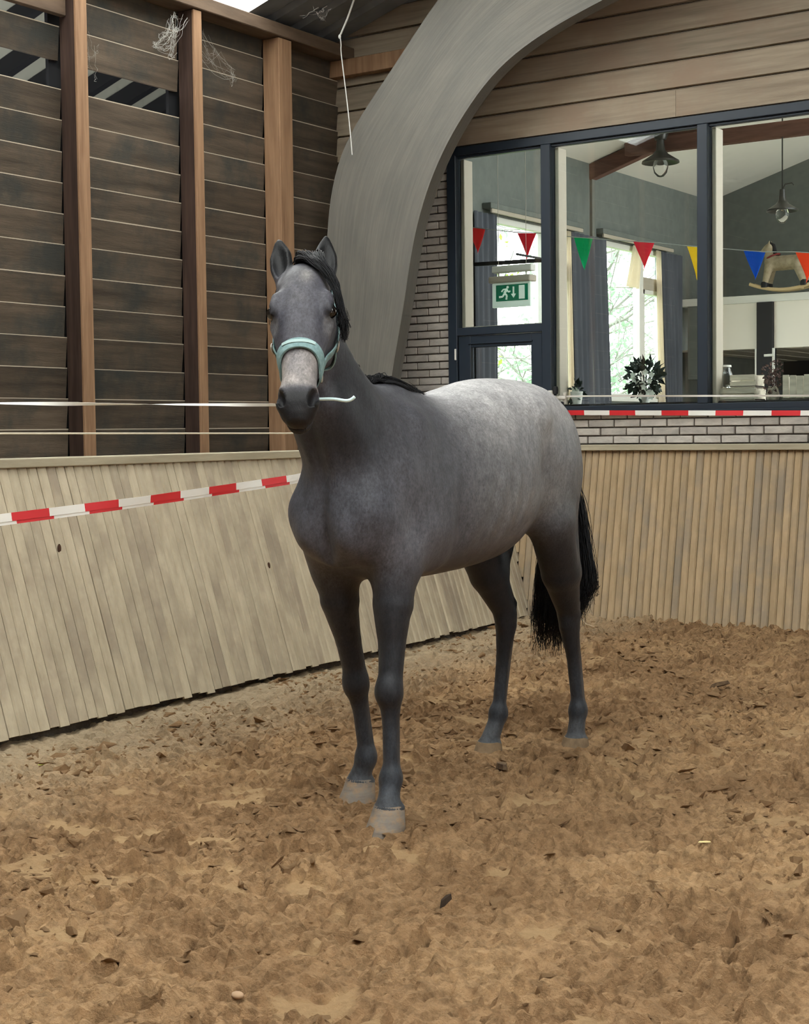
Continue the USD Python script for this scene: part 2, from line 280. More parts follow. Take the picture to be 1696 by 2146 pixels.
def build_kick():
    r = np.random.default_rng(9)
    t = thing('baseboard_left', 'leaning kick wall of narrow grey-beige upright boards along the left side', 'kick wall', (2.2, -4, 0), kind='structure')
    y = -.20; top = 1.248
    while y > -9:
        w = .0655; yc = y - w / 2
        a = np.array([kick_x(yc), yc, .012 + r.normal(0, .005)]); b = np.array([kick_x(yc) - .40, yc, top])
        if yc > -.44: a = a + (b - a) * min((yc + .44) / .24, .9)
        part(t, 'board', slat(a, b, w - .003 - (.003 if r.uniform() < .12 else 0), (1, .04, .33), .020, r.normal(0, .0010)), M_kick); y -= w
    P = np.array([[kick_x(-.3) - .03, -.3, -.12], [kick_x(-9) - .03, -9, -.12], [kick_x(-9) - .45, -9, top], [kick_x(-.3) - .45, -.3, top]])
    part(t, 'backing', MB().add(np.vstack([P, P - [.03, 0, 0]]), [[0, 1, 2, 3], [7, 6, 5, 4], [3, 2, 6, 7], [1, 0, 4, 5]]), M_mortar)
    def lx(yy): return kick_x(yy) - .40
    single('trim_1', 'flat wooden capping ledge on top of the left kick wall', 'ledge',
           MB().bar((lx(0) - .06, .0, 1.27), (lx(-9.) - .06, -9., 1.27), .20, .046, c=.004), M_ledge, kind='structure')
    t = thing('baseboard_end', 'kick wall of narrow brown-stained upright boards under the brick at the end', 'kick wall', (4, -.4, 0), kind='structure')
    x = 1.62; top = 1.248
    while x < 8.2:
        w = .0555; xc = x + w / 2
        part(t, 'board', slat(*((lambda q: (np.array([xc, -.44 + .24 * q, -.02 + r.normal(0, .005) + 1.268 * q]), np.array([xc, -.20, top])))(np.clip((2.03 - xc) / .42, 0, .9))), w - .003, (0, -1, .2), .018, r.normal(0, .0008)), M_kick2); x += w
    part(t, 'backing', MB().add([[1.75, -.41, -.1], [8.4, -.41, -.1], [8.4, -.175, top], [1.55, -.175, top]], [[0, 1, 2, 3], [3, 2, 1, 0]]), M_mortar)
    single('trim_2', 'flat wooden capping ledge above the end kick wall', 'ledge', MB().box((1.62, -.255, 1.247), (8.4, -.01, 1.29), .004), M_ledge, kind='structure')

# ---------------------------------------------------------------- end wall: brick, window front, gable boards
def build_end_wall():
    t = thing('wall_end', 'end wall of pale grey brick below weathered horizontal gable boards', 'wall', (4, 0, 0), kind='structure')
    r = np.random.default_rng(13); ch = .0625; L = .215
    part(t, 'mortar', MB().box((-.1, .012, 0), (1.085, .11, 3.66)).box((1.08, .012, 0), (8.4, .11, 1.535)), M_mortar)
    def bricks(x0, x1, z0, z1, name):
        k = 0; z = z0
        while z + ch * .6 < z1:
            x = x0 - (.11 if k % 2 else 0) + r.normal(0, .006)
            while x < x1 - .02:
                a, b = max(x, x0), min(x + L - .011, x1)
                if b - a > .03:
                    d = r.normal(0, .0022); part(t, 'brick', MB().box((a, -.004 + d, z + .006), (b, .05, min(z + ch - .005, z1)), .0035), M_brick)
                x += L
            z += ch; k += 1
    bricks(.55, 1.08, 1.78, 3.6, 'a'); bricks(2.1, 4.35, 1.292, 1.53, 'b')
    mb = MB()                                                  # bricks behind the arch and beyond the frame: joined
    for z in np.arange(1.3, 3.58, ch): mb.box((0, 0, z + .006), (.54, .05, z + ch - .005))
    for z in np.arange(1.292, 1.77, ch): mb.box((.55, 0, z + .006), (2.09, .05, min(z + ch - .005, 1.78)) if z < 1.5 else (1.08, .05, min(z + ch - .005, 1.78)))
    for z in np.arange(1.292, 1.5, ch): mb.box((4.36, 0, z + .006), (8.3, .05, z + ch - .005))
    part(t, 'brickwork', mb, M_brick, kind='stuff')
    zs = [3.655, 3.868, 4.068, 4.268, 4.468, 4.668, 4.868, 5.068, 5.268, 5.468, 5.668, 5.868, 6.068, 6.268, 6.468, 6.668, 6.868, 7.068]
    for i in range(17):
        x0 = max(-.05, (zs[i] - 4.62) / .31 - .3)
        # ship-lapped: the lower edge stands proud and throws a dark joint
        cuts = [x0] + ([3.05, 9.] if i == 0 else [5.4 + .7 * (i % 3), 11.]) + [20.]
        for a, b in zip(cuts[:-1], cuts[1:]):
            if b > a: part(t, 'gable_board', MB().prism([(-.034, zs[i] + .008), (.0, zs[i] + .004), (.0, zs[i + 1] - .002), (-.014, zs[i + 1] - .002), (-.034, zs[i + 1] - .016)], b - a - .002, (a, 0, 0), np.array([[0, 1, 0], [0, 0, 1], [1, 0, 0.]])), M_gable)
    part(t, 'gable_backing', MB().box((-.1, .0, 3.64), (20, .03, 4.6)).add([[-.3, .03, 4.5], [20, .03, 4.5], [20, .03, 10.8], [-.3, .03, 4.65]], [[0, 1, 2, 3], [3, 2, 1, 0]]), M_dark)
    part(t, 'side_wall', MB().box((8.4, 0, 0), (20, .1, 3.7)), M_gable)
    part(t, 'girt', MB().box((-.02, -.12, 4.34), (1.6, -.034, 4.475), .004), M_stud, label='horizontal timber in the upper corner')

def build_window_front():
    t = thing('window_1', 'long slate-framed window front between arena and canteen', 'window', (3, 0, 1.5), kind='structure')
    y0, y1 = -.045, .055
    def fr(name, lo, hi, m=None, c=.004): part(t, name, MB().box(lo, hi, c), m or M_frame)
    fr('frame', (1.085, y0, 1.0), (1.168, y1, 3.66)); fr('head', (1.085, y0, 3.585), (8.4, y1, 3.652)); fr('sill_rail', (2.02, y0, 1.538), (8.4, y1, 1.584)); fr('head_bead', (1.17, -.02, 3.565), (8.4, .03, 3.586))
    for a in (1.938, 3.217, 4.55, 5.85, 7.15): fr('mullion', (a, y0 - .002, 1.584 if a > 2 else 1.), (a + .08, y1 - .002, 3.585))
    for a in (2.022, 3.301, 4.634, 5.934, 7.234): fr('reveal', (a, .03, 1.584), (a + .032, .16, 3.565), M_beige)
    fr('reveal', (1.172, .03, 2.226), (1.205, .16, 3.565), M_beige)
    fr('transom', (1.168, y0, 2.163), (1.94, y1, 2.226)); fr('glazing_bead', (1.2, .02, 2.222), (1.94, .06, 2.236), M_beige)
    sb = MB().box((2.02, -.062, 1.516), (8.4, .05, 1.54), .004); part(t, 'sill', sb, M_frame)
    for a, b in ((2.018, 3.217), (3.297, 4.55), (4.63, 5.85), (5.93, 7.15), (7.23, 8.4)): part(t, 'pane', MB().box((a, .004, 1.58), (b, .010, 3.59)), M_glass)
    part(t, 'pane', MB().box((1.168, .004, 2.22), (1.938, .010, 3.59)), M_glass)
    fr('upper_jamb', (8.36, y0, 1.5), (8.45, y1, 3.66))
    d = thing('door_1', 'slate-framed half-glazed door behind the grey horse', 'door', (1.55, 0, .9), kind='structure')
    part(d, 'stile', MB().box((1.175, -.03, .95), (1.285, .03, 2.158), .004), M_frame); part(d, 'stile', MB().box((1.835, -.03, .95), (1.933, .03, 2.158), .004), M_frame)
    part(d, 'top_rail', MB().box((1.285, -.03, 2.066), (1.835, .03, 2.158), .004), M_frame); part(d, 'bottom_rail', MB().box((1.285, -.03, .95), (1.835, .03, 1.35), .004), M_frame)
    part(d, 'drip_rail', MB().box((1.27, -.042, 2.092), (1.85, -.03, 2.104), .002), M_frame)
    part(d, 'pane', MB().box((1.285, .0, 1.35), (1.835, .006, 2.066)), M_glass)
    part(d, 'hinge', MB().box((1.150, -.058, 1.97), (1.164, -.044, 2.06), .003), M_white, label='pale hinge')
    single('window_sill', 'dark window board inside, along the foot of the big window', 'window board', MB().box((2.06, .06, 1.50), (8.3, .34, 1.60), .01), M_dark, kind='structure')

# ---------------------------------------------------------------- curved laminated frame
def spline(pts, n):
    from scipy.interpolate import CubicSpline
    p = np.asarray(pts, float); s = np.r_[0, np.cumsum(np.linalg.norm(np.diff(p, axis=0), axis=1))]
    return CubicSpline(s, p)(np.linspace(0, s[-1], n))
def build_arch():
    outer = spline([(.30, 0), (.285, 1.0), (.275, 2.0), (.295, 2.75), (.335, 3.2), (.475, 3.623), (.735, 3.964), (1.009, 4.257), (1.34, 4.61), (1.75, 4.93), (2.35, 5.16), (3.2, 5.42), (5, 5.98), (8.5, 7.05)], 140)
    inner = spline([(.72, 0), (.80, 1.0), (.925, 1.9), (1.036, 2.4), (1.122, 2.821), (1.236, 3.176), (1.391, 3.485), (1.607, 3.781), (1.9, 4.059), (2.379, 4.299), (2.798, 4.433), (3.6, 4.66), (5.2, 5.14), (8.6, 6.18)], 140)
    y0, y1 = -.60, -.47; K = 12
    def ring(y, s): return np.stack([outer[:, 0] * (1 - s) + inner[:, 0] * s, np.full(140, y), outer[:, 1] * (1 - s) + inner[:, 1] * s], -1)
    ss = np.linspace(0, 1, K + 1); arc = np.r_[0, np.cumsum(np.linalg.norm(np.diff((outer + inner) / 2, axis=0), axis=1))]
    V, UV = [], []
    loop = [(y0, s) for s in ss] + [(y1, s) for s in ss[::-1]]
    for y, s in loop: V.append(ring(y, s)); UV.append(np.stack([arc, np.full(140, s + (3 if y == y1 else 0))], -1))
    V, UV = np.array(V), np.array(UV); k = len(loop); m = 140; F = []
    for i in range(k):
        j = (i + 1) % k
        for a in range(m - 1): F.append([i * m + a, i * m + a + 1, j * m + a + 1, j * m + a])
    N = {'u': ('uvmap', {'attribute': 'st'}), 'm': ('mapping', {'scale': (.7, 26., 1)}), 'n': ('noise_texture', {'scale': 1.6, 'detail': 6, 'roughness': .7}), 'm2': ('mapping', {'scale': (1.1, 3.2, 1)}), 'n2': ('noise_texture', {'scale': 1.5, 'detail': 6, 'roughness': .65}),
         'r': ('rgb_ramp', {'ramp': [(.2, srgb(100, 99, 94)), (.5, srgb(109, 108, 103)), (.8, srgb(122, 119, 113))]}), 'r2': ('rgb_ramp', {'ramp': [(.35, (.86, .85, .84)), (.7, (1.1, 1.06, 1.02))]}), 'mx': ('mix', {'mix_type': 'multiply', 'fac': 1.}),
         'b': ('bump', {'strength': .6, 'distance': .003}), 'p': ('principled_bsdf', {'roughness': .7, 'specular_ior_level': .3})}
    mm = mat('laminated_timber', N, [('u.UV', 'm.vector'), ('m.vector', 'n.vector'), ('n.fac', 'r.fac'), ('u.UV', 'm2.vector'), ('m2.vector', 'n2.vector'), ('n2.fac', 'r2.fac'), ('r.color', 'mx.color1'), ('r2.color', 'mx.color2'), ('mx.color', 'p.base_color'), ('n.fac', 'b.height'), ('b.normal', 'p.normal')])
    # separate the loop faces so that edges stay crisp
    v, f = V.reshape(-1, 3), np.array(F); uv = UV.reshape(-1, 2); f = np.vstack([f[:, [0, 1, 2]], f[:, [0, 2, 3]]])
    single('curved_beam', 'grey curved laminated timber frame sweeping from floor to roof', 'beam', (v[f.ravel()], np.arange(f.size).reshape(-1, 3)), mm, uv=uv[f.ravel()], kind='structure')

# ---------------------------------------------------------------- arena roof and the rest of the shell
RS = .31
def build_roof():
    t = thing('ceiling', 'corrugated arena roof with a bright translucent strip', 'roof', (0, 0, 4.5), kind='structure')
    def sheet(ya, yb, x0, x1):
        n = max(int(round((yb - ya) / .29)), 1); p = (yb - ya) / n; prof = []
        for i in range(n):
            y = ya + i * p; prof += [(y, 0), (y + p * .60, 0), (y + p * .70, .045), (y + p * .90, .045)]
        prof.append((yb, 0)); prof = np.array(prof); rows = []
        for x in (x0, x1): rows.append(np.stack([np.full(len(prof), x), prof[:, 0], 4.60 + RS * x + prof[:, 1]], -1))
        return MB().grid(np.array(rows))
    bands = [(-1.25, .0, 0), (-5.6, -1.25, 1), (-6.6, -5.6, 0), (-12.4, -6.6, 1), (-24, -12.4, 0)]
    for a, b, tr in bands: 
        xe = 2.8 if a == -5.6 else 9.9; xs = 2.4 if a == -12.4 else -.35; part(t, 'skylight_sheet' if tr else 'roof_sheet', sheet(a, b, xs, xe), M_skysheet if tr else M_roof, label='translucent white roof sheet' if tr else None)
        if xs > 0: part(t, 'roof_sheet', sheet(a, b, -.35, xs), M_roof)
        if xe < 9: part(t, 'roof_sheet', sheet(a, b, xe, 9.9), M_roof)
    for a, b, tr in bands:
        m = sheet(a, b, -.35, 9.9); v, f = m.arrays(); v[:, 0] = 19.8 - v[:, 0]; tr = tr and a < -6; part(t, 'skylight_sheet' if tr else 'roof_sheet', (v, f[:, ::-1]), M_skysheet if tr else M_roof)
    for x in (1.6, 3.4, 5.2, 7.0, 8.8): part(t, 'purlin', MB().bar((x, -24, 4.47 + RS * x), (x, 0, 4.47 + RS * x), .07, .15, (-RS, 0, 1)), M_studdark)
    single('wall_back', 'plain plank wall far behind the camera', 'wall', MB().box((-.1, -24.1, 0), (20, -24, 4.6)).add([[0, -24, 4.5], [19.8, -24, 4.5], [9.9, -24, 7.6]], [[0, 1, 2], [2, 1, 0]]), M_plank, kind='structure')
    single('wall_right', 'plain plank wall on the far right side of the arena', 'wall', MB().box((19.8, -24, 0), (19.9, 0, 4.7)), M_plank, kind='structure')
# ---------------------------------------------------------------- canteen behind the glass
def build_canteen():
    y1 = 8.0; ops = [(2.40, 4.17), (4.80, 6.52)]; zs, zh = 1.76, 3.50
    t = thing('wall_canteen', 'grey plastered canteen wall with two tall bright windows', 'wall', (0, 4, 0), kind='structure')
    mb = MB().box((-.11, .11, .8), (0, 10.7, zs)).box((-.11, .11, zh), (0, 10.7, 4.30))
    for a, b in ((.11, ops[0][0]), (ops[0][1], ops[1][0]), (ops[1][1], 10.7)): mb.box((-.11, a, zs), (0, b, zh))
    part(t, 'plaster', mb, M_ingrey)
    part(t, 'pilaster', MB().box((0, 4.60, .9), (.03, 4.69, 4.27)), M_ingrey)
    t = thing('wall_canteen_end', 'grey gable wall at the far end of the canteen above the bar', 'wall', (4, 8, 0), kind='structure')
    part(t, 'plaster', MB().prism([(-.1, 2.95), (9, 2.95), (9, 7.1), (-.1, 4.28)], .1, (0, y1, 0), XZ), M_ingrey)
    part(t, 'lower_wall', MB().box((-.1, 10.6, .8), (9, 10.7, 3.0)), M_dark)
    cm = MB()
    for x0, x1, ya, yb in ((-.05, 5., .03, 10.8), (5., 8., .03, 2.2), (5., 8., 6.2, 10.8), (8., 9., .03, 10.8)):
        za, zb = 4.29 + RS * x0, 4.29 + RS * x1; cm.add([[x0, ya, za], [x1, ya, zb], [x1, yb, zb], [x0, yb, za], [x0, ya, za + .065], [x1, ya, zb + .065], [x1, yb, zb + .065], [x0, yb, za + .065]], [[0, 1, 2, 3], [7, 6, 5, 4], [0, 4, 5, 1], [3, 2, 6, 7], [0, 3, 7, 4], [1, 5, 6, 2]])
    single('ceiling_canteen', 'white sloping canteen ceiling', 'ceiling', cm, M_inceil, kind='structure')
    single('floor_canteen', 'pale raised floor of the canteen', 'floor', MB().box((-.1, .1, .78), (9, 10.7, .9)), plain('canteen_floor', srgb(200, 190, 172), .6), kind='structure')
    single('wall_canteen_side', 'plain far side wall of the canteen with a wide window opening', 'wall', MB().box((9, .1, .8), (9.1, 10.8, 1.5)).box((9, .1, 6.2), (9.1, 10.8, 7.1)).box((9, .1, 1.5), (9.1, .3, 6.2)).box((9, 7., 1.5), (9.1, 10.8, 6.2)), M_ingrey, kind='structure')
    for i, (a, b) in enumerate(ops):
        w = thing('window_%d' % (i + 2), ['white-framed canteen window behind the exit sign', 'white-framed canteen window with a dark plant before it'][i], 'window', (-.1, (a + b) / 2, zs), kind='structure')
        s = b - .62                                              # tall fixed pane, then a narrow casement with a transom
        mb = [((-.075, a, zs), (-.0, a + .05, zh)), ((-.075, b - .05, zs), (-.0, b, zh)), ((-.075, a, zh - .06), (-.0, b, zh)), ((-.075, a, zs), (-.0, b, zs + .05))]
        for lo, hi in mb: part(w, 'frame', MB().box(lo, hi, .004), M_white)
        part(w, 'post', MB().box((-.085, s - .05, zs), (.005, s + .05, zh), .004), M_white)
        part(w, 'transom', MB().box((-.085, s + .05, 3.03), (.005, b - .05, 3.17), .004), M_beige)
        part(w, 'casement', MB().box((-.07, s + .05, zs + .05), (-.005, s + .10, 3.03)).box((-.07, b - .10, zs + .05), (-.005, b - .05, 3.03)).box((-.07, s + .05, zs + .05), (-.005, b - .05, zs + .1)).box((-.07, s + .05, 2.98), (-.005, b - .05, 3.03)), M_white)
        for u, v in ((a + .05, s - .05), (s + .05, b - .05)): part(w, 'pane', MB().add([[-.042, u, zs + .05], [-.042, v, zs + .05], [-.042, v, zh - .06], [-.042, u, zh - .06]], [[0, 1, 2, 3]]), M_glass)
        part(w, 'window_board', MB().box((0.0, a - .05, zs - .04), (.03, b + .05, zs), .004), M_white)
        p = thing('pelmet', ['pale curtain pelmet above the canteen window behind the exit sign', 'pale curtain pelmet above the canteen window beside the plant'][i], 'pelmet', (.06, (a + b) / 2, zh + .02))
        part(p, 'board', MB().box((.0, a - .08, zh + .045), (.10, b + .1, zh + .10), .005), M_ingrey); part(p, 'rail', MB().box((.075, a - .06, zh + .005), (.10, b + .08, zh + .045), .005), M_beige)
    # curtains
    m_c = speckled('grey_curtain', srgb(74, 78, 86), srgb(94, 98, 106), 3, .95, .1, 3, (1, 1, .2))
    m_s = mat('cream_sheer', {'d': ('diffuse_bsdf', {'color': srgb(232, 222, 204)}), 't': ('translucent_bsdf', {'color': srgb(232, 222, 204)}), 'x': ('mix_closure', {'fac': .5})}, [('d.BSDF', 'x.closure1'), ('t.BSDF', 'x.closure2')], surface='x.closure')
    def curtain(name, label, a, b, m, x=.045, n=5, a2=None, b2=None, zb=.95):
        S = np.linspace(0, 1, n * 10 + 1); Z = np.linspace(3.50, zb, 14); P = np.zeros((len(S), 14, 3))
        for k, z in enumerate(Z):
            u = k / 13; ya = a + ((a2 if a2 is not None else a) - a) * u; yb = b + ((b2 if b2 is not None else b) - b) * u
            P[:, k] = np.stack([x + .022 * np.sin(S * n * 2 * np.pi) * (.7 + .3 * u) + .005 * np.sin(S * 9 + u * 2), ya + (yb - ya) * S, np.full(len(S), z)], -1)
        m2 = MB().grid(P); Q = P.copy(); Q[..., 0] -= .006; m2.grid(Q[::-1]); single(name, label, 'curtain', m2, m, smooth=60)
    curtain('curtain', 'dark grey curtain at the left end of the canteen windows, behind the exit sign', 2.10, 2.52, m_c, n=4)
    curtain('curtain', 'dark grey curtain between the two canteen windows, under the green pennant', 4.08, 4.90, m_c, n=7, a2=4.18, b2=5.08)
    curtain('curtain', 'dark grey curtain at the far right of the canteen windows, behind the yellow pennant', 6.36, 6.97, m_c, n=6, a2=6.55, b2=6.98, zb=.95)
    curtain('sheer_curtain', 'cream sheer curtain strip left of the dark curtain under the green pennant', 3.97, 4.07, m_s, .045, 2, 4.02, 4.17)
    curtain('sheer_curtain', 'cream sheer curtain strip above the dark-leaved plant', 6.22, 6.35, m_s, .045, 2, 6.30, 6.54)
    curtain('sheer_curtain', 'short cream cloth in the top corner of the far canteen window, behind the red pennant', 5.60, 5.84, m_s, .045, 2, 5.40, 5.76, zb=3.02)
    # roof truss
    for y in (4.645,):
        t = thing('roof_truss', 'dark brown roof truss with a level tie beam in the canteen', 'truss', (1.5, y, 4.2))
        d = np.array([1, 0, RS]) / math.hypot(1, RS)
        part(t, 'rafter', MB().bar((-.02, y, 4.19), (8.9, y, 4.19 + RS * 8.92), .11, .165, c=.004), M_inbeam)
        part(t, 'tie_beam', MB().bar((.47, y - .112, 4.385), (8.9, y - .112, 4.37), .10, .155, c=.004), M_inbeam)
    # pendants
    m_sh = plain('dark_enamel', srgb(44, 44, 40), .35, .5); m_bulb = mat('clear_bulb', {'p': ('principled_bsdf', {'base_color': (1, 1, 1), 'roughness': .02, 'transmission_weight': 1.0, 'ior': 1.3})}, [])
    def pendant(x, y, z, s, label, ztop, stout):
        t = thing('pendant_lamp', label, 'lamp', (x, y, z))
        part(t, 'cord', MB().tube([(x, y, z + .22 * s), (x, y, ztop)], .007, 6), m_sh)
        part(t, 'shade', MB().lathe([(.0, .27 * s), (.035 * s, .27 * s), (.042 * s, .20 * s), (.05 * s, .13 * s), (.085 * s, .085 * s), (.17 * s, .03 * s), (.20 * s, .012 * s), (.205 * s, -.01 * s), (.195 * s, -.012 * s), (.16 * s, .02 * s), (.08 * s, .07 * s), (0, .09 * s)], (x, y, z), 32), m_sh, smooth=40)
        if stout: part(t, 'holder', MB().lathe([(0, .62 * s), (.075 * s, .62 * s), (.085 * s, .58 * s), (.085 * s, .30 * s), (.06 * s, .24 * s), (0, .24 * s)], (x, y, z), 24), m_sh, smooth=40)
        else: part(t, 'hook', MB().tube([(x, y, z + .26 * s), (x + .03, y, z + .33 * s), (x + .10, y, z + .34 * s), (x + .12, y, z + .31 * s)], .008, 6), m_sh)
        part(t, 'bulb', MB().lathe([(0, -.165 * s), (.035 * s, -.155 * s), (.07 * s, -.115 * s), (.085 * s, -.05 * s), (.075 * s, .0), (.04 * s, .05 * s), (0, .055 * s)], (x, y, z), 24), m_bulb, smooth=True)
    pendant(.97, 4.3, 4.16, .95, 'dark bell-shaped pendant lamp with a clear bulb hanging before the tie beam', 4.5, True)
    pendant(2.20, 4.5, 3.575, .78, 'dark bell-shaped pendant lamp on a long cord at the right', 4.95, False)
    # bar recess
    t = thing('bar_counter', 'bar recess with white fascia panels and a dark back at the canteen end', 'bar', (1.5, 7, .9))
    part(t, 'shelf_board', MB().box((.003, 6.99, 2.885), (6, 7.99, 2.975), .004), M_white)
    m_p = plain('ivory_panel', srgb(240, 235, 224), .6, .3)
    part(t, 'fascia_panel', MB().box((.42, 7.0, 2.34), (.985, 7.04, 2.885), .003), m_p); part(t, 'fascia_panel', MB().box((1.19, 7.0, 2.34), (6, 7.04, 2.885), .003), m_p)
    part(t, 'post', MB().box((.99, 6.96, .9), (1.185, 7.1, 2.885), .004), M_dark)
    part(t, 'post_trim', MB().box((.972, 6.955, .9), (.99, 7.0, 2.34)), M_white); part(t, 'post_trim', MB().box((1.185, 6.955, .9), (1.203, 7.0, 2.34)), M_white)
    part(t, 'side_panel', MB().box((.10, 7.0, 2.0), (.42, 7.04, 2.885), .003), M_ingrey)
    m_b = speckled('whitewashed_board', srgb(176, 170, 158), srgb(204, 198, 186), 6, .8, .2, 5, (4, .4, 4), vary=.14)
    for i, x in enumerate(np.arange(.0, 6, .22)): part(t, 'soffit_board', MB().box((x, 7.04, 2.335 + .006 * (i % 2)), (x + .21, 10.58, 2.36), .003), m_b)
    m_lamp = mat('shelf_light', {'p': ('principled_bsdf', {'base_color': (.9, .9, .9), 'emission_color': (1., .97, .92), 'emission_strength': .6})}, [])
    part(t, 'light_strip', MB().box((.9, 10.5, 2.27), (1.75, 10.56, 2.30)), m_lamp); part(t, 'light_strip', MB().box((2.0, 10.5, 2.27), (3.3, 10.56, 2.30)), m_lamp); part(t, 'wall_tap', MB().box((1.09, 6.93, 2.24), (1.21, 6.97, 2.27), .004), M_white)
    part(t, 'worktop', MB().box((.4, 6.9, 1.78), (6, 7.5, 1.84), .004), M_dark)
    # exit sign hung behind the fixed pane
    t = thing('exit_sign', 'green and white emergency exit sign with a running figure and arrow', 'sign', (1.36, .5, 2.42))
    part(t, 'bracket', MB().box((1.19, .47, 2.70), (1.56, .55, 2.755), .006), M_white); part(t, 'housing', MB().box((1.175, .44, 2.615), (1.565, .56, 2.668), .008), M_beige)
    for x in (1.24, 1.50): part(t, 'rod', MB().tube([(x, .5, 2.66), (x, .5, 2.705)], .008, 8), M_white)
    for x in (1.24, 1.50): part(t, 'hanger', MB().tube([(x, .5, 2.75), (x, .5, 4.28 + RS * x + .02)], .0022, 5), M_beige)
    m_sg = mat('sign_white', {'p': ('principled_bsdf', {'base_color': srgb(225, 238, 228), 'emission_color': srgb(225, 245, 232), 'emission_strength': .16, 'roughness': .3})}, [])
    m_gr = mat('sign_green', {'p': ('principled_bsdf', {'base_color': srgb(0, 116, 84), 'emission_color': srgb(0, 116, 84), 'emission_strength': .1, 'roughness': .3})}, [])
    part(t, 'panel', MB().box((1.185, .485, 2.415), (1.545, .515, 2.615), .004), m_sg)
    part(t, 'green_field', MB().box((1.226, .479, 2.466), (1.524, .485, 2.598)), m_gr)
    o = np.array([1.226, .477, 2.466]); w, h = .298, .132
    def pic(name, polys):
        mb = MB()
        for p in polys: mb.prism([(x * w, z * h) for x, z in p], .003, o + [0, -.001, 0], XZ)
        part(t, name, mb, m_sg)
    cx = lambda x, z, r, n=14: [(x + r * math.cos(k * 2 * math.pi / n) * h / w, z + r * math.sin(k * 2 * math.pi / n)) for k in range(n)]
    def limb(pts, r):
        out = []
        for (ax, az), (bx, bz) in zip(pts[:-1], pts[1:]):
            dx, dz = (bx - ax) * w, (bz - az) * h; l = math.hypot(dx, dz); nx, nz = -dz / l * r, dx / l * r
            out.append([(ax + nx / w, az + nz / h), (bx + nx / w, bz + nz / h), (bx - nx / w, bz - nz / h), (ax - nx / w, az - nz / h)])
        return out
    pic('running_figure', [cx(.375, .84, .085)] + limb([(.36, .74), (.27, .48)], .011) + limb([(.27, .48), (.35, .34), (.33, .08)], .008) + limb([(.27, .46), (.22, .28), (.10, .26)], .008) + limb([(.35, .72), (.24, .72), (.18, .58)], .006) + limb([(.35, .70), (.40, .54), (.46, .60)], .006))
    pic('arrow', limb([(.56, .86), (.56, .36)], .007) + [[(.48, .42), (.64, .42), (.56, .16)]])
    pic('door_mark', [[(.73, .08), (.91, .08), (.91, .92), (.73, .92)]])
    rd = thing('curtain_rod', 'thin dark rod crossing behind the pane over the exit sign', 'rod', (1.28, .60, 2.78)); part(rd, 'rod', MB().bar((.93, .60, 2.80), (1.66, .60, 2.787), .03, .03), M_dark)
    for x in (.95, 1.64): part(rd, 'arm', MB().bar((x, .10, 2.79), (x, .60, 2.79), .014, .014), M_dark)
    # bunting
    t = thing('bunting', 'string of coloured triangular pennants hung behind the window', 'bunting', (2.3, .8, 2.7))
    S = np.array([(.35, 3.22), (.737, 3.153), (1.252, 3.062), (1.434, 3.043), (1.781, 2.98), (1.955, 2.955), (2.324, 2.902), (2.489, 2.882), (2.773, 2.833), (2.93, 2.81), (3.251, 2.76), (3.403, 2.738), (3.657, 2.719), (3.80, 2.70), (4.6, 2.62)])
    zz = lambda x: np.interp(x, S[:, 0], S[:, 1])
    part(t, 'string', MB().tube([(x, .8, zz(x)) for x in np.linspace(.35, 4.6, 40)], .004, 6), plain('pale_string', srgb(170, 175, 170), .8))
    for x0, x1, h, c, nm in ((.775, .935, .20, (240, 84, 84), 'red'), (1.252, 1.43, .215, (244, 84, 104), 'red'), (1.781, 1.957, .24, (40, 196, 134), 'green'), (2.322, 2.492, .21, (236, 74, 92), 'red'), (2.772, 2.945, .245, (246, 220, 70), 'yellow'), (3.243, 3.412, .20, (40, 106, 210), 'blue'), (3.652, 3.82, .21, (248, 106, 66), 'orange'), (4.06, 4.23, .21, (40, 196, 134), 'green')):
        P = np.zeros((9, 7, 3))
        for i in range(9):
            for j in range(7):
                u, v = i / 8, j / 6; xm = (x0 + x1) / 2; x = xm + (x0 + (x1 - x0) * u - xm) * (1 - v * .985)
                P[i, j] = (x, .8 + .012 * math.sin(3 * u + 2.5 * v + x0 * 5) - .004, zz(x0 + (x1 - x0) * u) - .004 - h * v - .01 * v * (u - .5))
        Q = P[::-1].copy(); Q[..., 1] += .0025
        mc = mat('pennant_' + str(_used.get('pn', 0)), {'d': ('diffuse_bsdf', {'color': srgb(*c)}), 't': ('translucent_bsdf', {'color': srgb(*c)}), 'x': ('mix_closure', {'fac': .45})}, [('d.BSDF', 'x.closure1'), ('t.BSDF', 'x.closure2')], surface='x.closure'); _used['pn'] = _used.get('pn', 0) + 1
        part(t, 'pennant', MB().grid(P).grid(Q), mc, label=nm + ' pennant')
# ---------------------------------------------------------------- the horse
# Horse frame: x forward, y to its left, z up; origin on the ground below the forelegs.
HO = np.array([4.405, -5.847, 0.]); HTH = math.radians(-88.1)
HX, HY = np.array([math.cos(HTH), math.sin(HTH), 0]), np.array([-math.sin(HTH), math.cos(HTH), 0])
def hw(p): p = np.asarray(p, float); return HO + p[..., 0:1] * HX + p[..., 1:2] * HY + p[..., 2:3] * np.array([0, 0, 1.])
def hv(p): p = np.asarray(p, float); return p[..., 0:1] * HX + p[..., 1:2] * HY + p[..., 2:3] * np.array([0, 0, 1.])
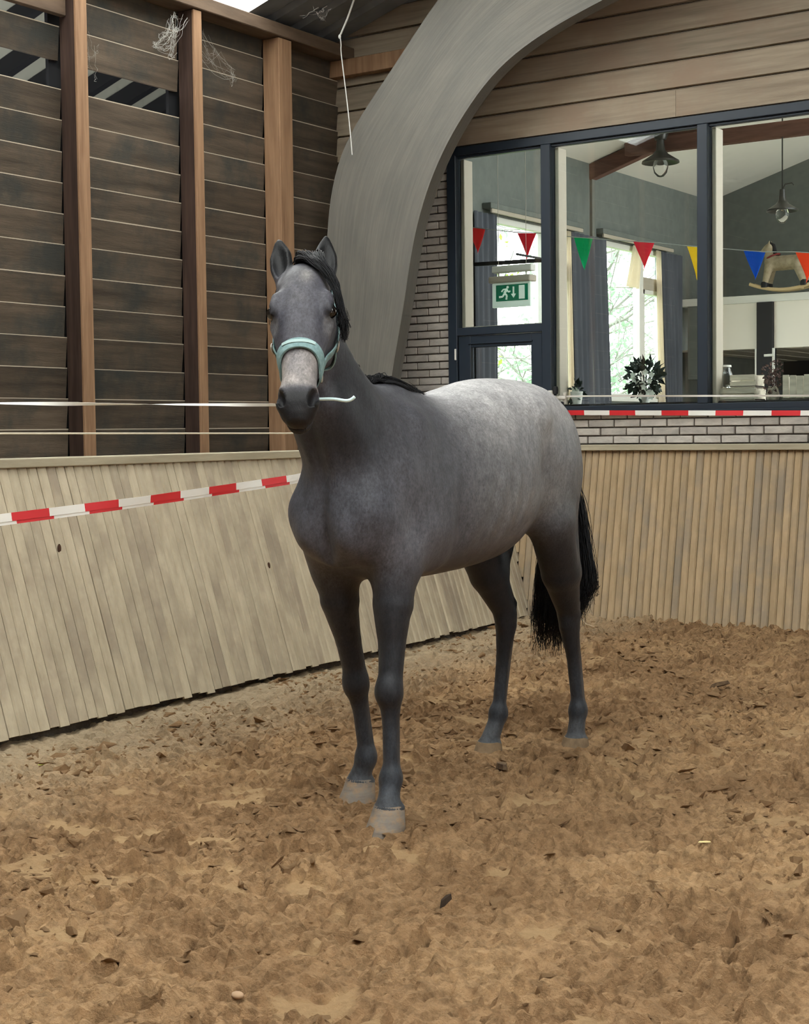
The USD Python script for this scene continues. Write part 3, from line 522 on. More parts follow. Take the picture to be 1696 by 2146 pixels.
# head frame: s down the face from the poll, l to the left, d out of the face
HEAD_O = np.array([.478, .055, 1.940]); _hy, _hp = math.radians(29.5), math.radians(36.)   # yaw to its left; face leans forward of the vertical
_f = np.array([math.cos(_hy), math.sin(_hy), 0]); HS = _f * math.sin(_hp) - np.array([0, 0, 1.]) * math.cos(_hp); HL = np.array([-math.sin(_hy), math.cos(_hy), 0]); HD = np.cross(HL, HS) * -1
if HD @ _f < 0: HD = -HD
_roll = math.radians(2.0); HL, HD = HL * math.cos(_roll) + HD * math.sin(_roll), HD * math.cos(_roll) - HL * math.sin(_roll)
HM = np.array([HS, HL, HD])
def hp(s, l, d): return HEAD_O + s * HS + l * HL + d * HD

HLEG = {  # hoof centre and heading of each leg
    'lf': (.215, .187, 0.), 'rf': (-.085, -.135, 0.), 'lh': (-1.345, .170, -.035), 'rh': (-1.075, -.118, -.035)}
class Field:
    def __init__(s, lo, hi, h):
        s.lo, s.h = np.array(lo, float), h; s.n = np.ceil((np.array(hi) - lo) / h).astype(int) + 1
        s.F = np.full(s.n, .3, np.float32)
    def block(s, lo, hi):
        a = np.clip(np.floor((np.asarray(lo) - s.lo) / s.h).astype(int), 0, s.n - 1); b = np.clip(np.ceil((np.asarray(hi) - s.lo) / s.h).astype(int) + 1, 1, s.n)
        sl = tuple(slice(i, j) for i, j in zip(a, b)); ax = [(s.lo[k] + s.h * np.arange(a[k], b[k])).astype(np.float32) for k in range(3)]
        return sl, np.stack(np.meshgrid(*ax, indexing='ij'), -1)
    def union(s, sl, d, k):
        f = s.F[sl]; h = np.clip(k - np.abs(f - d), 0, None) / k; s.F[sl] = np.minimum(f, d) - h * h * k * .25
    def cut(s, sl, d, k):
        f = s.F[sl]; d = -d; h = np.clip(k - np.abs(f - d), 0, None) / k; s.F[sl] = np.maximum(f, d) + h * h * k * .25
    def cone(s, a, b, ra, rb, k=.03, op='union'):
        a, b = np.asarray(a, np.float32), np.asarray(b, np.float32); m = k + 2.5 * s.h
        sl, P = s.block(np.minimum(a - ra, b - rb) - m, np.maximum(a + ra, b + rb) + m)
        ab = b - a; t = np.clip(((P - a) @ ab) / (ab @ ab), 0, 1); d = np.linalg.norm(P - a - t[..., None] * ab, axis=-1) - (ra + (rb - ra) * t)
        getattr(s, op)(sl, d, k)
    def chain(s, pts, rad, k=.02):
        for a, b, ra, rb in zip(pts[:-1], pts[1:], rad[:-1], rad[1:]): s.cone(a, b, ra, rb, k)
    def ell(s, c, r, ax=None, k=.04, op='union'):
        c, r = np.asarray(c, np.float32), np.asarray(r, np.float32); ax = np.eye(3, dtype=np.float32) if ax is None else np.asarray(ax, np.float32)
        R = r.max() + k + 2.5 * s.h; sl, P = s.block(c - R, c + R); q = (P - c) @ ax.T
        k0 = np.linalg.norm(q / r, axis=-1); k1 = np.linalg.norm(q / (r * r), axis=-1); getattr(s, op)(sl, k0 * (k0 - 1) / np.maximum(k1, 1e-6), k)
    def loft(s, o, ax, T, prof, k=.05, e=2.0):
        """body swept along ax[0] from o; ax[1] sideways, ax[2] up. prof rows per station T: side offset, centre height, half width, top, bottom"""
        from scipy.interpolate import PchipInterpolator
        o, ax, T, prof = np.asarray(o, float), np.asarray(ax, np.float32), np.asarray(T, float), np.asarray(prof, float)
        I = PchipInterpolator(T, prof); tt = np.linspace(T[0], T[-1], 60); q = I(tt); R = np.max(q[:, 2:], 1)
        c = o + tt[:, None] * ax[0] + q[:, 0:1] * ax[1] + q[:, 1:2] * ax[2]; m = k + 2.5 * s.h
        sl, P = s.block((c - R[:, None]).min(0) - m, (c + R[:, None]).max(0) + m); p = (P - o.astype(np.float32)) @ ax.T; t = p[..., 0]
        tab = I(np.linspace(T[0], T[-1], 400)).astype(np.float32); x = np.clip((t - T[0]) / (T[-1] - T[0]), 0, 1) * 399; i = np.minimum(x.astype(int), 398); w = (x - i)[..., None]
        Q = tab[i] * (1 - w) + tab[i + 1] * w
        u, v = p[..., 1] - Q[..., 0], p[..., 2] - Q[..., 1]; b = np.where(v > 0, Q[..., 3], Q[..., 4]); a = Q[..., 2]
        r = (np.abs(u / a) ** e + np.abs(v / b) ** e) ** (1 / e); L = np.sqrt(u * u + v * v) + 1e-6
        d = np.where(r > 1e-3, L * (1 - 1 / np.maximum(r, 1e-3)), -np.minimum(a, b)); d = np.maximum(d, -np.minimum(a, b))
        out = np.maximum(T[0] - t, t - T[-1]); d = np.where(out > 0, np.sqrt(np.maximum(d, 0) ** 2 + out ** 2) + np.minimum(d, 0) * 0, d)
        s.union(sl, d, k)
    def surface(s):                                            # naive surface nets
        F = s.F; S = F < 0; n = np.array(F.shape)
        c = [S[i:n[0] - 1 + i, j:n[1] - 1 + j, k:n[2] - 1 + k] for i in (0, 1) for j in (0, 1) for k in (0, 1)]
        tot = sum(x.astype(np.int8) for x in c); cell = np.argwhere((tot > 0) & (tot < 8)); idx = np.full(n - 1, -1, np.int64); idx[tuple(cell.T)] = np.arange(len(cell))
        acc, cnt = np.zeros((len(cell), 3)), np.zeros(len(cell)); corner = [(i, j, k) for i in (0, 1) for j in (0, 1) for k in (0, 1)]
        val = {q: F[tuple((cell + q).T)] for q in corner}
        for a in corner:
            for ax in range(3):
                if a[ax] == 0:
                    b = tuple(v + (1 if i == ax else 0) for i, v in enumerate(a)); va, vb = val[a], val[b]; x = (va < 0) != (vb < 0)
                    t = np.where(x, va / np.where(va - vb == 0, 1, va - vb), 0); p = np.repeat(np.array([a], float), len(cell), 0); p[:, ax] += t
                    acc[x] += p[x]; cnt[x] += 1
        V = s.lo + s.h * (cell + acc / cnt[:, None]); Q = []
        for ax in range(3):
            e1, e2 = [(1, 2), (2, 0), (0, 1)][ax]
            A = [slice(None)] * 3; B = [slice(None)] * 3; A[ax] = slice(0, -1); B[ax] = slice(1, None); x = np.argwhere(S[tuple(A)] != S[tuple(B)])
            x = x[(x[:, e1] > 0) & (x[:, e2] > 0) & (x[:, e1] < n[e1] - 1) & (x[:, e2] < n[e2] - 1)]; fl = S[tuple(x.T)]
            def at(d1, d2): y = x.copy(); y[:, e1] -= d1; y[:, e2] -= d2; return idx[tuple(y.T)]
            q = np.stack([at(1, 1), at(0, 1), at(0, 0), at(1, 0)], -1); q[~fl] = q[~fl][:, ::-1]; Q.append(q)
        Q = np.vstack(Q); return V, np.vstack([Q[:, [0, 1, 2]], Q[:, [0, 2, 3]]])

def horse_field(h=.0065):
    f = Field((-1.68, -.46, -.03), (.98, .44, 2.16), h)
    X = np.array([[1, 0, 0], [0, 1, 0], [0, 0, 1.]])
    # trunk: x, half width, back, belly, height of the widest place
    tr = np.array([[-1.46, .03, 1.40, 1.32, 1.36], [-1.42, .085, 1.475, 1.22, 1.36], [-1.34, .140, 1.54, 1.15, 1.36], [-1.24, .185, 1.583, 1.10, 1.34], [-1.08, .235, 1.617, 1.02, 1.31], [-.90, .272, 1.622, .925, 1.27], [-.72, .315, 1.610, .872, 1.21], [-.52, .315, 1.572, .853, 1.18],
                   [-.34, .290, 1.532, .846, 1.16], [-.18, .250, 1.542, .846, 1.13], [-.02, .215, 1.545, .855, 1.11], [.10, .185, 1.48, .875, 1.11], [.20, .150, 1.36, .93, 1.12], [.28, .10, 1.27, 1.00, 1.13], [.315, .04, 1.18, 1.08, 1.14]])
    f.loft((0, 0, 0), X, tr[:, 0], np.stack([0 * tr[:, 0], tr[:, 4], tr[:, 1], tr[:, 2] - tr[:, 4], tr[:, 4] - tr[:, 3]], -1), .03, 2.15)
    # withers ridge
    f.chain([(.02, .0, 1.515), (-.10, 0, 1.530), (-.22, 0, 1.490), (-.34, 0, 1.45)], [.05, .042, .045, .05], .09)
    # neck
    a = np.array([0.02, .0, 1.245]); b = np.array([.475, .03, 1.895]); d = b - a; Ln = np.linalg.norm(d); d /= Ln; sd = np.array([0, 1., 0]); sd -= d * (sd @ d); sd /= np.linalg.norm(sd); up = np.cross(d, sd)
    up = up if up[2] > 0 else -up
    nk = [(-.06, 0, 0, .17, .27, .29), (.10, 0, .0, .155, .21, .265), (.25, 0, .0, .136, .155, .220), (.40, 0, -.010, .108, .106, .175), (.55, 0, -.015, .084, .084, .14), (.68, 0, -.015, .074, .082, .118), (.80, 0, -.01, .070, .090, .10), (.85, 0, -.01, .05, .07, .08)]
    nk = np.array(nk); f.loft(a, [d, sd, up], nk[:, 0], nk[:, 1:], .075, 2.1)
    f.chain([a + d * .10 + up * .178, a + d * .35 + up * .095, a + d * .6 + up * .055], [.045, .034, .030], .05)       # crest
    for s in (-1, 1):
        # shoulder, breast, upper arm
        f.cone((-.05, s * .12, 1.40), (.20, s * .108, 1.13), .06, .088, .12)
        f.ell((.235, s * .088, 1.06), (.068, .062, .13), [[.97, s * -.24, 0], [s * .24, .97, 0], [0, 0, 1]], .06)
        f.cone((.18, s * .118, 1.08), (.06, s * .140, .93), .088, .085, .07)
        f.ell((-.09, s * .160, 1.10), (.17, .07, .20), None, .10)
        f.cone((.19, s * .075, 1.27), (.36, s * .062, 1.50), .082, .060, .05)
        # hindquarters
        f.ell((-1.07, s * .135, 1.28), (.27, .115, .28), None, .10); f.ell((-1.28, s * .105, 1.26), (.13, .095, .22), None, .09)
        f.ell((-.88, s * .20, 1.47), (.075, .05, .06), None, .10)
    f.ell((.25, 0, 1.03), (.05, .05, .12), None, .06)
    # forelegs: elbow, forearm, knee, cannon, fetlock, pastern
    def fore(s, el, kn, ft, hf):
        el, kn, ft, hf = map(lambda p: np.asarray(p, float), (el, kn, ft, hf)); u = kn - el; du = (ft - kn) / np.linalg.norm(ft - kn)
        f.cone(el + (0.02, 0, .06), el + u * .28, .080, .070, .06); f.cone(el + (-.018, 0, .03), el + u * .30 + (-.006, 0, 0), .055, .05, .03)
        f.cone(el + u * .28 + (.006, 0, 0), el + u * .62, .070, .048, .008); f.cone(el + u * .62, kn, .048, .042, .006)
        f.ell(kn + (.012, 0, 0), (.047, .049, .062), None, .025); f.cone(kn + (-.036, 0, .018), kn + (-.02, 0, -.03), .019, .016, .02)
        f.cone(kn - (0, 0, .02), kn + du * .11, .043, .0285, .012); f.cone(kn + du * .11, ft, .0285, .027, .006)
        f.cone(kn + du * .05 + (-.026, 0, 0), ft + (-.028, 0, .03), .019, .019, .016)
        f.ell(ft, (.042, .042, .047), None, .02); f.cone(ft + (-.03, 0, -.005), ft + (-.036, 0, -.012), .025, .02, .02)
        co = hf + (-.005, 0, .082); f.cone(ft + (.004, 0, -.02), co + (.004, 0, .005), .036, .041, .02); f.ell(co + (0, 0, -.012), (.058, .056, .026), None, .02)
    fore(1, (.085, .145, .905), (.155, .162, .475), (.170, .170, .168), HLEG['lf']); fore(-1, (.070, -.134, .905), (-.050, -.117, .455), (-.100, -.115, .165), HLEG['rf'])
    # hind legs: stifle, gaskin, hock, cannon, fetlock, pastern
    def hind(s, st, hk, ft, hf):
        st, hk, ft, hf = map(lambda p: np.asarray(p, float), (st, hk, ft, hf)); du = (ft - hk) / np.linalg.norm(ft - hk); u = hk - st
        f.cone((-1.12, s * .145, 1.26), st + (-.03, 0, .03), .13, .092, .08); f.cone((-1.27, s * .115, 1.20), st + u * .45 + (-.06, 0, -.02), .10, .06, .06)
        f.cone(st, st + u * .5, .096, .082, .05); f.cone(st + u * .5, hk + (.012, 0, .04), .082, .050, .012)
        f.cone(st + u * .5 + (-.06, 0, .0), hk + (-.050, 0, .075), .05, .018, .03)                                   # tendon to the point of hock
        f.ell(hk + (.004, 0, .0), (.058, .044, .068), None, .025); f.cone(hk + (-.048, 0, .065), hk + (-.035, 0, -.03), .023, .022, .022)
        f.cone(hk + (.004, 0, -.03), hk + du * .16, .045, .0295, .012); f.cone(hk + du * .16, ft, .0295, .027, .006); f.cone(hk + (-.036, 0, -.03), ft + (-.029, 0, .03), .022, .019, .018)
        f.ell(ft, (.043, .042, .046), None, .02); f.cone(ft + (-.03, 0, -.005), ft + (-.036, 0, -.012), .024, .02, .02)
        co = hf + (-.005, 0, .082); f.cone(ft + (.004, 0, -.02), co, .035, .040, .02); f.ell(co + (0, 0, -.012), (.057, .054, .026), None, .02)
    hind(1, (-1.09, .185, 1.00), (-1.335, .152, .565), (-1.375, .170, .165), HLEG['lh']); hind(-1, (-.98, -.145, .985), (-1.180, -.082, .570), (-1.140, -.104, .165), HLEG['rh'])
    f.chain([(-1.37, 0, 1.485), (-1.455, 0, 1.44), (-1.50, 0, 1.34), (-1.505, 0, 1.20)], [.045, .036, .03, .024], .05)   # dock of the tail
    # head
    hd = np.array([(-.045, 0, -.03, .035, .03, .04), (-.01, 0, -.02, .062, .06, .085), (.07, 0, 0, .082, .078, .135), (.15, 0, 0, .094, .085, .165), (.215, 0, 0, .0945, .082, .175), (.28, 0, 0, .086, .072, .160), (.34, 0, 0, .070, .062, .118), (.40, 0, 0, .060, .055, .085), (.46, 0, 0, .056, .050, .072),
                   (.52, 0, 0, .063, .048, .068), (.565, 0, 0, .062, .040, .060), (.595, 0, -.004, .050, .025, .042), (.613, 0, -.008, .026, .010, .02)])
    f.loft(HEAD_O, HM, hd[:, 0], hd[:, 1:], .03, 2.35)
    for s in (-1, 1):
        f.ell(hp(.205, s * .062, -.095), (.105, .035, .088), HM, .035)                       # cheek
        f.cone(hp(.155, s * .084, .052), hp(.20, s * .092, .057), .019, .015, .03)               # brow
        f.cone(hp(.245, s * .092, .012), hp(.345, s * .064, .006), .016, .010, .02)             # facial crest
        f.ell(hp(.205, s * .086, .038), (.034, .020, .028), HM, .02)                             # lids
        f.cut(*(lambda sl, P: (sl, np.linalg.norm((P - hp(.207, s * .101, .043)) @ HM.T / np.array([1.25, 1, .95]), axis=-1).astype(np.float32) - .0205))(*f.block(hp(.207, s * .101, .043) - .05, hp(.207, s * .101, .043) + .05)), .006)
        f.cone(hp(.180, s * .084, .069), hp(.222, s * .097, .062), .007, .006, .008)
        f.ell(hp(.545, s * .047, .014), (.036, .024, .028), HM, .02)                             # nostril rim
        f.ell(hp(.590, s * .012, -.016), (.030, .030, .030), HM, .03)
        # ear: a pointed shell, hollow to the front
        e0 = hp(-.004, s * .073 + (-.012), -.03); e1 = hp(-.150, s * .086 + (-.024), -.01); ea = (e1 - e0); el = np.linalg.norm(ea); ea /= el
        fr = hp(0, .38 * s + .05, 1) - HEAD_O; fr /= np.linalg.norm(fr); fr -= ea * (fr @ ea); fr /= np.linalg.norm(fr); es = np.cross(fr, ea)
        er = np.array([(-.03, 0, 0, .026, .022, .024), (.0, 0, 0, .030, .024, .028), (.055, 0, -.004, .041, .023, .032), (.095, 0, -.008, .040, .019, .028), (.135, 0, -.012, .028, .012, .019), (.167, 0, -.012, .013, .007, .010), (.188, 0, -.012, .003, .003, .003)])
        f.loft(e0, [ea, es, fr], er[:, 0], er[:, 1:], .022, 2.0)
        f.ell(e0 + ea * .085 + fr * .019, (.088, .029, .028), [ea, es, fr], .006, 'cut')
    f.ell(hp(.585, 0, -.060), (.036, .034, .026), HM, .025)                                      # lower lip and chin
    f.cone(hp(.50, 0, -.045), hp(.58, 0, -.055), .036, .03, .03)
    sl, P = f.block(hp(.58, 0, -.04) - .09, hp(.58, 0, -.04) + .09); q = (P - hp(0, 0, 0).astype(np.float32)) @ HM.astype(np.float32).T   # the mouth
    f.cut(sl, np.maximum(np.maximum(np.abs(q[..., 2] + .041 + (q[..., 0] - .56) * .1) - .0028, .505 - q[..., 0]), .030 - np.abs(q[..., 1]) - 10 * np.clip(q[..., 0] - .57, 0, 1)), .006)
    for s in (-1, 1): f.ell(hp(.546, s * .053, .021), (.034, .0165, .028), [HS * .9 + HL * s * -.35, HL * .9 + HS * s * .35, HD], .006, 'cut')
    return f

def horse_mesh(h=.0058):
    fld = horse_field(h); V, Fc = fld.surface()
    m = trimesh.Trimesh(V, Fc, process=False)
    import scipy.sparse as sp
    e = m.edges_unique; n = len(V); A = sp.coo_matrix((np.ones(2 * len(e)), (np.r_[e[:, 0], e[:, 1]], np.r_[e[:, 1], e[:, 0]])), shape=(n, n)).tocsr(); dg = np.asarray(A.sum(1)).ravel(); Lw = sp.diags(1 / dg) @ A
    V = np.array(V)
    for k in range(10): V = V + (.5 if k % 2 == 0 else -.52) * (Lw @ V - V)
    q = (V - HEAD_O) @ HM.T; hd = np.clip((.10 - np.maximum(q[:, 0] * 0, np.linalg.norm(V - hp(.22, 0, -.02), axis=1) - .40)) / .1, 0, 1)   # head keeps its detail
    w = (1 - hd) * np.where(V[:, 2] > .95, 1., .75 * np.clip((V[:, 2] - .5) / .45, .18, 1)); w = (w * .62)[:, None]
    for k in range(110): V = V + (w if k % 2 == 0 else -1.03 * w) * (Lw @ V - V)
    for k in range(150): V = V + w * .8 * np.clip((V[:, 2:3] - np.where((V[:, 0:1] > .0) & (np.abs(V[:, 1:2]) < .3), .84, .9)) / .2, 0, 1) * (Lw @ V - V)
    comp = sp.csgraph.connected_components(A)[1]; keepc = np.bincount(comp).argmax(); keep = comp == keepc
    remap = np.cumsum(keep) - 1; Fc = remap[Fc[keep[Fc].all(1)]]; V = V[keep]
    m = trimesh.Trimesh(V, Fc, process=False); Nn = np.array(m.vertex_normals)
    V = V + Nn * (.004 * (meshkit.fbm(V * np.array([9, 9, 5.]) + 4, 3, 8) - .5) * np.clip((V[:, 2] - .8) / .2, 0, 1) * (1 - .8 * (V[:, 2] > 1.75)))[:, None]
    # muscles: swellings and grooves (centre, radii, height), the same on both sides
    P = V.copy(); P[:, 1] = np.abs(P[:, 1]); D = np.zeros(len(V))
    for c, rr, hh in (((.305, .080, 1.04), (.09, .055, .085), .030), ((.30, 0, 1.04), (.10, .024, .15), -.022), ((.26, .155, 1.13), (.07, .05, .07), .014), ((.22, .105, 1.27), (.07, .045, .10), -.016), ((.34, .045, 1.36), (.06, .03, .14), .012),
                      ((.08, .17, 1.27), (.06, .08, .12), .012), ((-.05, .16, 1.43), (.06, .08, .09), .010), ((.03, .17, 1.40), (.035, .08, .10), -.010), ((-.03, .20, 1.03), (.09, .08, .075), .018), ((-.21, .23, 1.06), (.05, .10, .17), -.016), ((.10, .19, 1.02), (.04, .06, .10), -.012),
                      ((-.86, .27, 1.22), (.085, .10, .12), -.026), ((-.88, .24, 1.45), (.06, .07, .05), .016), ((-1.02, .26, 1.03), (.07, .08, .08), .014), ((-.92, .27, 1.02), (.04, .10, .11), -.020), ((-1.22, .20, 1.16), (.026, .10, .20), -.010), ((-1.34, .15, 1.2), (.05, .09, .16), .010), ((-1.06, .22, 1.42), (.14, .08, .08), -.010),
                      ((.15, .16, .77), (.05, .06, .10), .010), ((.02, .17, .80), (.03, .06, .09), .008), ((.25, .10, .94), (.06, .05, .05), -.014)):
        D += hh * np.exp(-(((P - c) / rr) ** 2).sum(1))
    for k in range(9): D += .0035 * np.cos((P[:, 0] + .22 + .25 * (P[:, 2] - 1.1)) * 60) * np.exp(-((P[:, 0] + .52) / .22) ** 4 - ((P[:, 2] - 1.12) / .16) ** 2) / 9
    V = V + Nn * D[:, None]
    return V, Fc, np.array(trimesh.Trimesh(V, Fc, process=False).vertex_normals), fld

def sstep(x, a, b): t = np.clip((x - a) / (b - a), 0, 1); return t * t * (3 - 2 * t)
def coat(V):                                                  # the coat's own colours: dark steel grey with a roan barrel and a pale nose
    x, y, z = V.T; q = (V - HEAD_O) @ HM.T; s, l, d = q.T; S = lambda *c: np.array(srgb(*c))
    C = np.tile(S(52, 51, 53), (len(V), 1))
    def to(c, w): nonlocal C; w = np.clip(w, 0, 1)[:, None]; C = C * (1 - w) + S(*c) * w
    n = meshkit.fbm(V * 7, 3, 2); n2 = meshkit.fbm(V * np.array([14, 14, 9.]), 3, 12)
    barrel = sstep(-x, .12, .55) * sstep(z, .86, 1.16)
    to((83, 81, 78), barrel * (.55 + .9 * (n - .3))); to((107, 104, 100), barrel * sstep(z, 1.2, 1.58) * (.5 + 1.1 * (n2 - .35)))
    to((41, 41, 44), sstep(x, .12, .26) * (1 - sstep(z, 1.55, 1.75)) * .8)
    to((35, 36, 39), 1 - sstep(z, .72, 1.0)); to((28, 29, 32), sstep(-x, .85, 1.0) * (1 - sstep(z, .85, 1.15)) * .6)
    to((49, 52, 56), (1 - sstep(z, .28, .44))); to((76, 78, 79), sstep(-x, .6, .8) * (1 - sstep(z, .09, .16)) * .8); to((62, 64, 66), sstep(x, -.5, -.4) * (1 - sstep(z, .10, .15)) * .8)
    head = sstep(s, -.06, .06) * sstep(x, .36, .46) * (z > 1.3) * (np.abs(l) < .2)
    to((70, 68, 72), head); to((97, 94, 92), head * sstep(n, .48, .62) * .5 * (1 - sstep(np.abs(s - .15), .10, .2)))
    to((49, 48, 54), head * np.exp(-((s - .25) / .07) ** 2) * sstep(np.abs(l), .035, .06) * .8)
    nose = head * sstep(s, .33, .40) * (1 - sstep(s, .49, .53)) * sstep(d, -.03, .02)
    to((137, 128, 118), nose * (.35 + 1.2 * (n2 - .33))); to((35, 34, 36), head * sstep(s, .505, .55)); to((65, 64, 64), head * sstep(s, .57, .6) * sstep(-d, .02, .05) * .7)
    for e in (-1, 1):
        r = np.linalg.norm((q - [.207, e * .094, .043]) / [1.25, 1., 1], axis=1); to((24, 22, 24), head * (1 - sstep(r, .024, .036)))
        r = np.linalg.norm((q - [.546, e * .056, .024]) / [1.5, .9, 1.2], axis=1); to((8, 7, 8), head * (1 - sstep(r, .016, .028)))
        r = np.linalg.norm((q - [.255, e * .088, .03]) / [1.6, 1, 1], axis=1); to((100, 97, 94), head * (1 - sstep(r, .016, .034)) * .6)
    to((120, 115, 110), head * np.exp(-(((s - .075) / .035) ** 2 + ((l - .012) / .022) ** 2)) * sstep(n2, .42, .55))
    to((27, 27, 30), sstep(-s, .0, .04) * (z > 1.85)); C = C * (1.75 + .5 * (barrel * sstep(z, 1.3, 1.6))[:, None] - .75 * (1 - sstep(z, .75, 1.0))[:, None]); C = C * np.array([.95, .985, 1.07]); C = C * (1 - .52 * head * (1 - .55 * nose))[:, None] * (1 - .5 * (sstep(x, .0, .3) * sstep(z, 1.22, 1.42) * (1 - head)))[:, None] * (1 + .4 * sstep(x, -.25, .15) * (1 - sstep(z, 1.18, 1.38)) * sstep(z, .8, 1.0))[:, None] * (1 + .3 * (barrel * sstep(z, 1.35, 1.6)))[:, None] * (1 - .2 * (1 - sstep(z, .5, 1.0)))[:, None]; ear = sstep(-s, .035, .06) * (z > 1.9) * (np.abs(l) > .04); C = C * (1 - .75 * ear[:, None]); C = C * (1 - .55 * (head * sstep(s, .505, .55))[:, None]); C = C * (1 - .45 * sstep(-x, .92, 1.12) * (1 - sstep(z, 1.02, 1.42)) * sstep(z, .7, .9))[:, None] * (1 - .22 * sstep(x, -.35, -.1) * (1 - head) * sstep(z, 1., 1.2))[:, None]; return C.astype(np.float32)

def ribbon(t, name, pts, nrm, w, th, m, label=None):           # a strap lying on a surface
    p, n = np.asarray(pts, float), np.asarray(nrm, float); tg = np.gradient(p, axis=0); tg /= np.linalg.norm(tg, axis=1, keepdims=True); sd = np.cross(tg, n); sd /= np.linalg.norm(sd, axis=1, keepdims=True); n = np.cross(sd, tg)
    w = np.broadcast_to(w, (len(p),))[:, None] / 2; pr = [(-1, 0), (-1, .7), (-.8, 1), (.8, 1), (1, .7), (1, 0)]
    P = np.array([p + sd * w * a + n * th * b for a, b in pr] + [p + sd * w * pr[0][0]]); return part(t, name, MB().grid(P.transpose(1, 0, 2)), m, smooth=50, label=label)

def build_horse():
    V, F, N, fld = horse_mesh(); W = hw(V)
    t = thing('horse', 'dark steel-grey horse with a roan back standing alert on the sand', 'horse', HO)
    mc = mat('horse_coat', {'a': ('attribute', {'attribute': 'coat'}), 't': ('texture_coordinate', {}), 'm': ('mapping', {'scale': (1, 1, .55), 'rotation': (.3, .5, 0)}), 'n': ('noise_texture', {'scale': 130., 'detail': 5, 'roughness': .75}), 'n2': ('noise_texture', {'scale': 34., 'detail': 5, 'roughness': .7}),
        'r': ('map_range', {'from_min': .3, 'from_max': .7, 'to_min': .62, 'to_max': 1.42}), 'r2': ('map_range', {'from_min': .3, 'from_max': .7, 'to_min': .72, 'to_max': 1.28}), 'mm': ('math', {'math_type': 'multiply'}), 'vs': ('vector_math', {'math_type': 'scale'}),
        'b': ('bump', {'strength': .5, 'distance': .003}), 'p': ('principled_bsdf', {'roughness': .5, 'specular_ior_level': .24, 'sheen_weight': .03, 'sheen_roughness': .5, 'sheen_tint': (.8, .8, .85)})},
        [('t.object', 'm.vector'), ('m.vector', 'n.vector'), ('m.vector', 'n2.vector'), ('n.fac', 'r.value'), ('n2.fac', 'r2.value'), ('r.result', 'mm.value1'), ('r2.result', 'mm.value2'), ('a.color', 'vs.vector1'), ('mm.value', 'vs.scale'), ('vs.vector', 'p.base_color'), ('n.fac', 'b.height'), ('b.normal', 'p.normal')])
    path = t.path + '/body'; pr = usdkit.mesh(stage, path, (W - t.base, F), mc, smooth=True)
    UsdGeom.PrimvarsAPI(pr).CreatePrimvar('coat', Sdf.ValueTypeNames.Color3fArray, 'vertex').Set(Vt.Vec3fArray.FromNumpy(coat(V)))
    m_eye = plain('horse_eye', (.006, .005, .005), .06, .6)
    for s in (-1, 1):
        e = trimesh.creation.icosphere(3, .0240); part(t, 'eye', (hw(e.vertices * np.array([1, 1, 1.]) + hp(.208, s * .0925, .042)), e.faces), m_eye, smooth=True)
    # hooves
    m_hd = speckled('sandy_hoof', srgb(104, 88, 70), srgb(132, 112, 88), 14, .9, .1)
    m_h = speckled('hoof_horn', srgb(98, 90, 82), srgb(124, 116, 106), 8, .7, .3, 5, (1, 1, 7), .3, .7, .001, 60, 0, srgb(136, 112, 86), 22)
    for k in ('lf', 'rf', 'lh', 'rh'):
        c = np.array(HLEG[k]); rings = []; g = np.linspace(0, 2 * np.pi, 37)[:-1]
        for zz, ox, ra, rb in ((.080, -.010, .045, .044), (.079, -.008, .056, .053), (.070, -.006, .0585, .0555), (.045, .004, .065, .061), (.02, .013, .072, .067), (-.012, .024, .080, .073), (-.02, .024, .07, .065)):
            back = np.where(np.cos(g) < 0, 1 - .25 * np.abs(np.cos(g)) ** 2, 1.); rings.append(np.stack([c[0] + ox + ra * np.cos(g) * back, c[1] + rb * np.sin(g), c[2] + zz - .018 * np.clip(-np.cos(g), -.3, 1) * (zz > .05)], -1))
        R = np.array(rings + [np.repeat(rings[-1].mean(0)[None], 36, 0)]); R = np.concatenate([R, R[:, :1]], 1); R = np.concatenate([np.repeat(R[0].mean(0)[None, None], 37, 1), R])
        part(t, 'hoof', MB().grid(hw(R)[:, ::-1]), m_h if 'f' in k else m_hd, smooth=40)
    # hair: mane, forelock, tail
    m_hair = mat('horse_hair', {'h': ('hair_info', {}), 'r': ('rgb_ramp', {'ramp': [(0, srgb(16, 16, 19)), (.6, srgb(24, 22, 23)), (1, srgb(66, 46, 40))]}), 'p': ('principled_bsdf', {'roughness': .5, 'specular_ior_level': .18})}, [('h.intercept', 'r.fac'), ('r.color', 'p.base_color')])
    r = np.random.default_rng(21); from scipy.spatial import cKDTree
    tree = cKDTree(V)
    def lift(P, off):                                            # keep strands just off the skin
        dd, i = tree.query(P); n = N[i]; h = ((P - V[i]) * n).sum(-1); return P + n * np.maximum(off - h, 0)[..., None]
    from scipy.interpolate import CubicSpline
    def strands(n, ctrl, jit, K=8, off=.004, wid=.0028, lift_it=True):
        """ctrl(u) -> control points of a strand for u in [0,1]"""
        S, Wd = [], []
        for i in range(n):
            u = r.uniform(); c = np.asarray(ctrl(u), float); k = len(c); c = c + r.normal(0, 1, c.shape) * jit * np.linspace(.35, 1.0, k)[:, None]
            c[-1] = c[-2] + (c[-1] - c[-2]) * r.uniform(-.6, 1.1); P = CubicSpline(np.linspace(0, 1, k), c)(np.linspace(0, 1, K))
            if lift_it: P = np.concatenate([P[:1], lift(P[1:], off * r.uniform(.5, 2.6))])
            S.append(hw(P)); Wd.append(wid * np.linspace(1, .35, K))
        return S, Wd
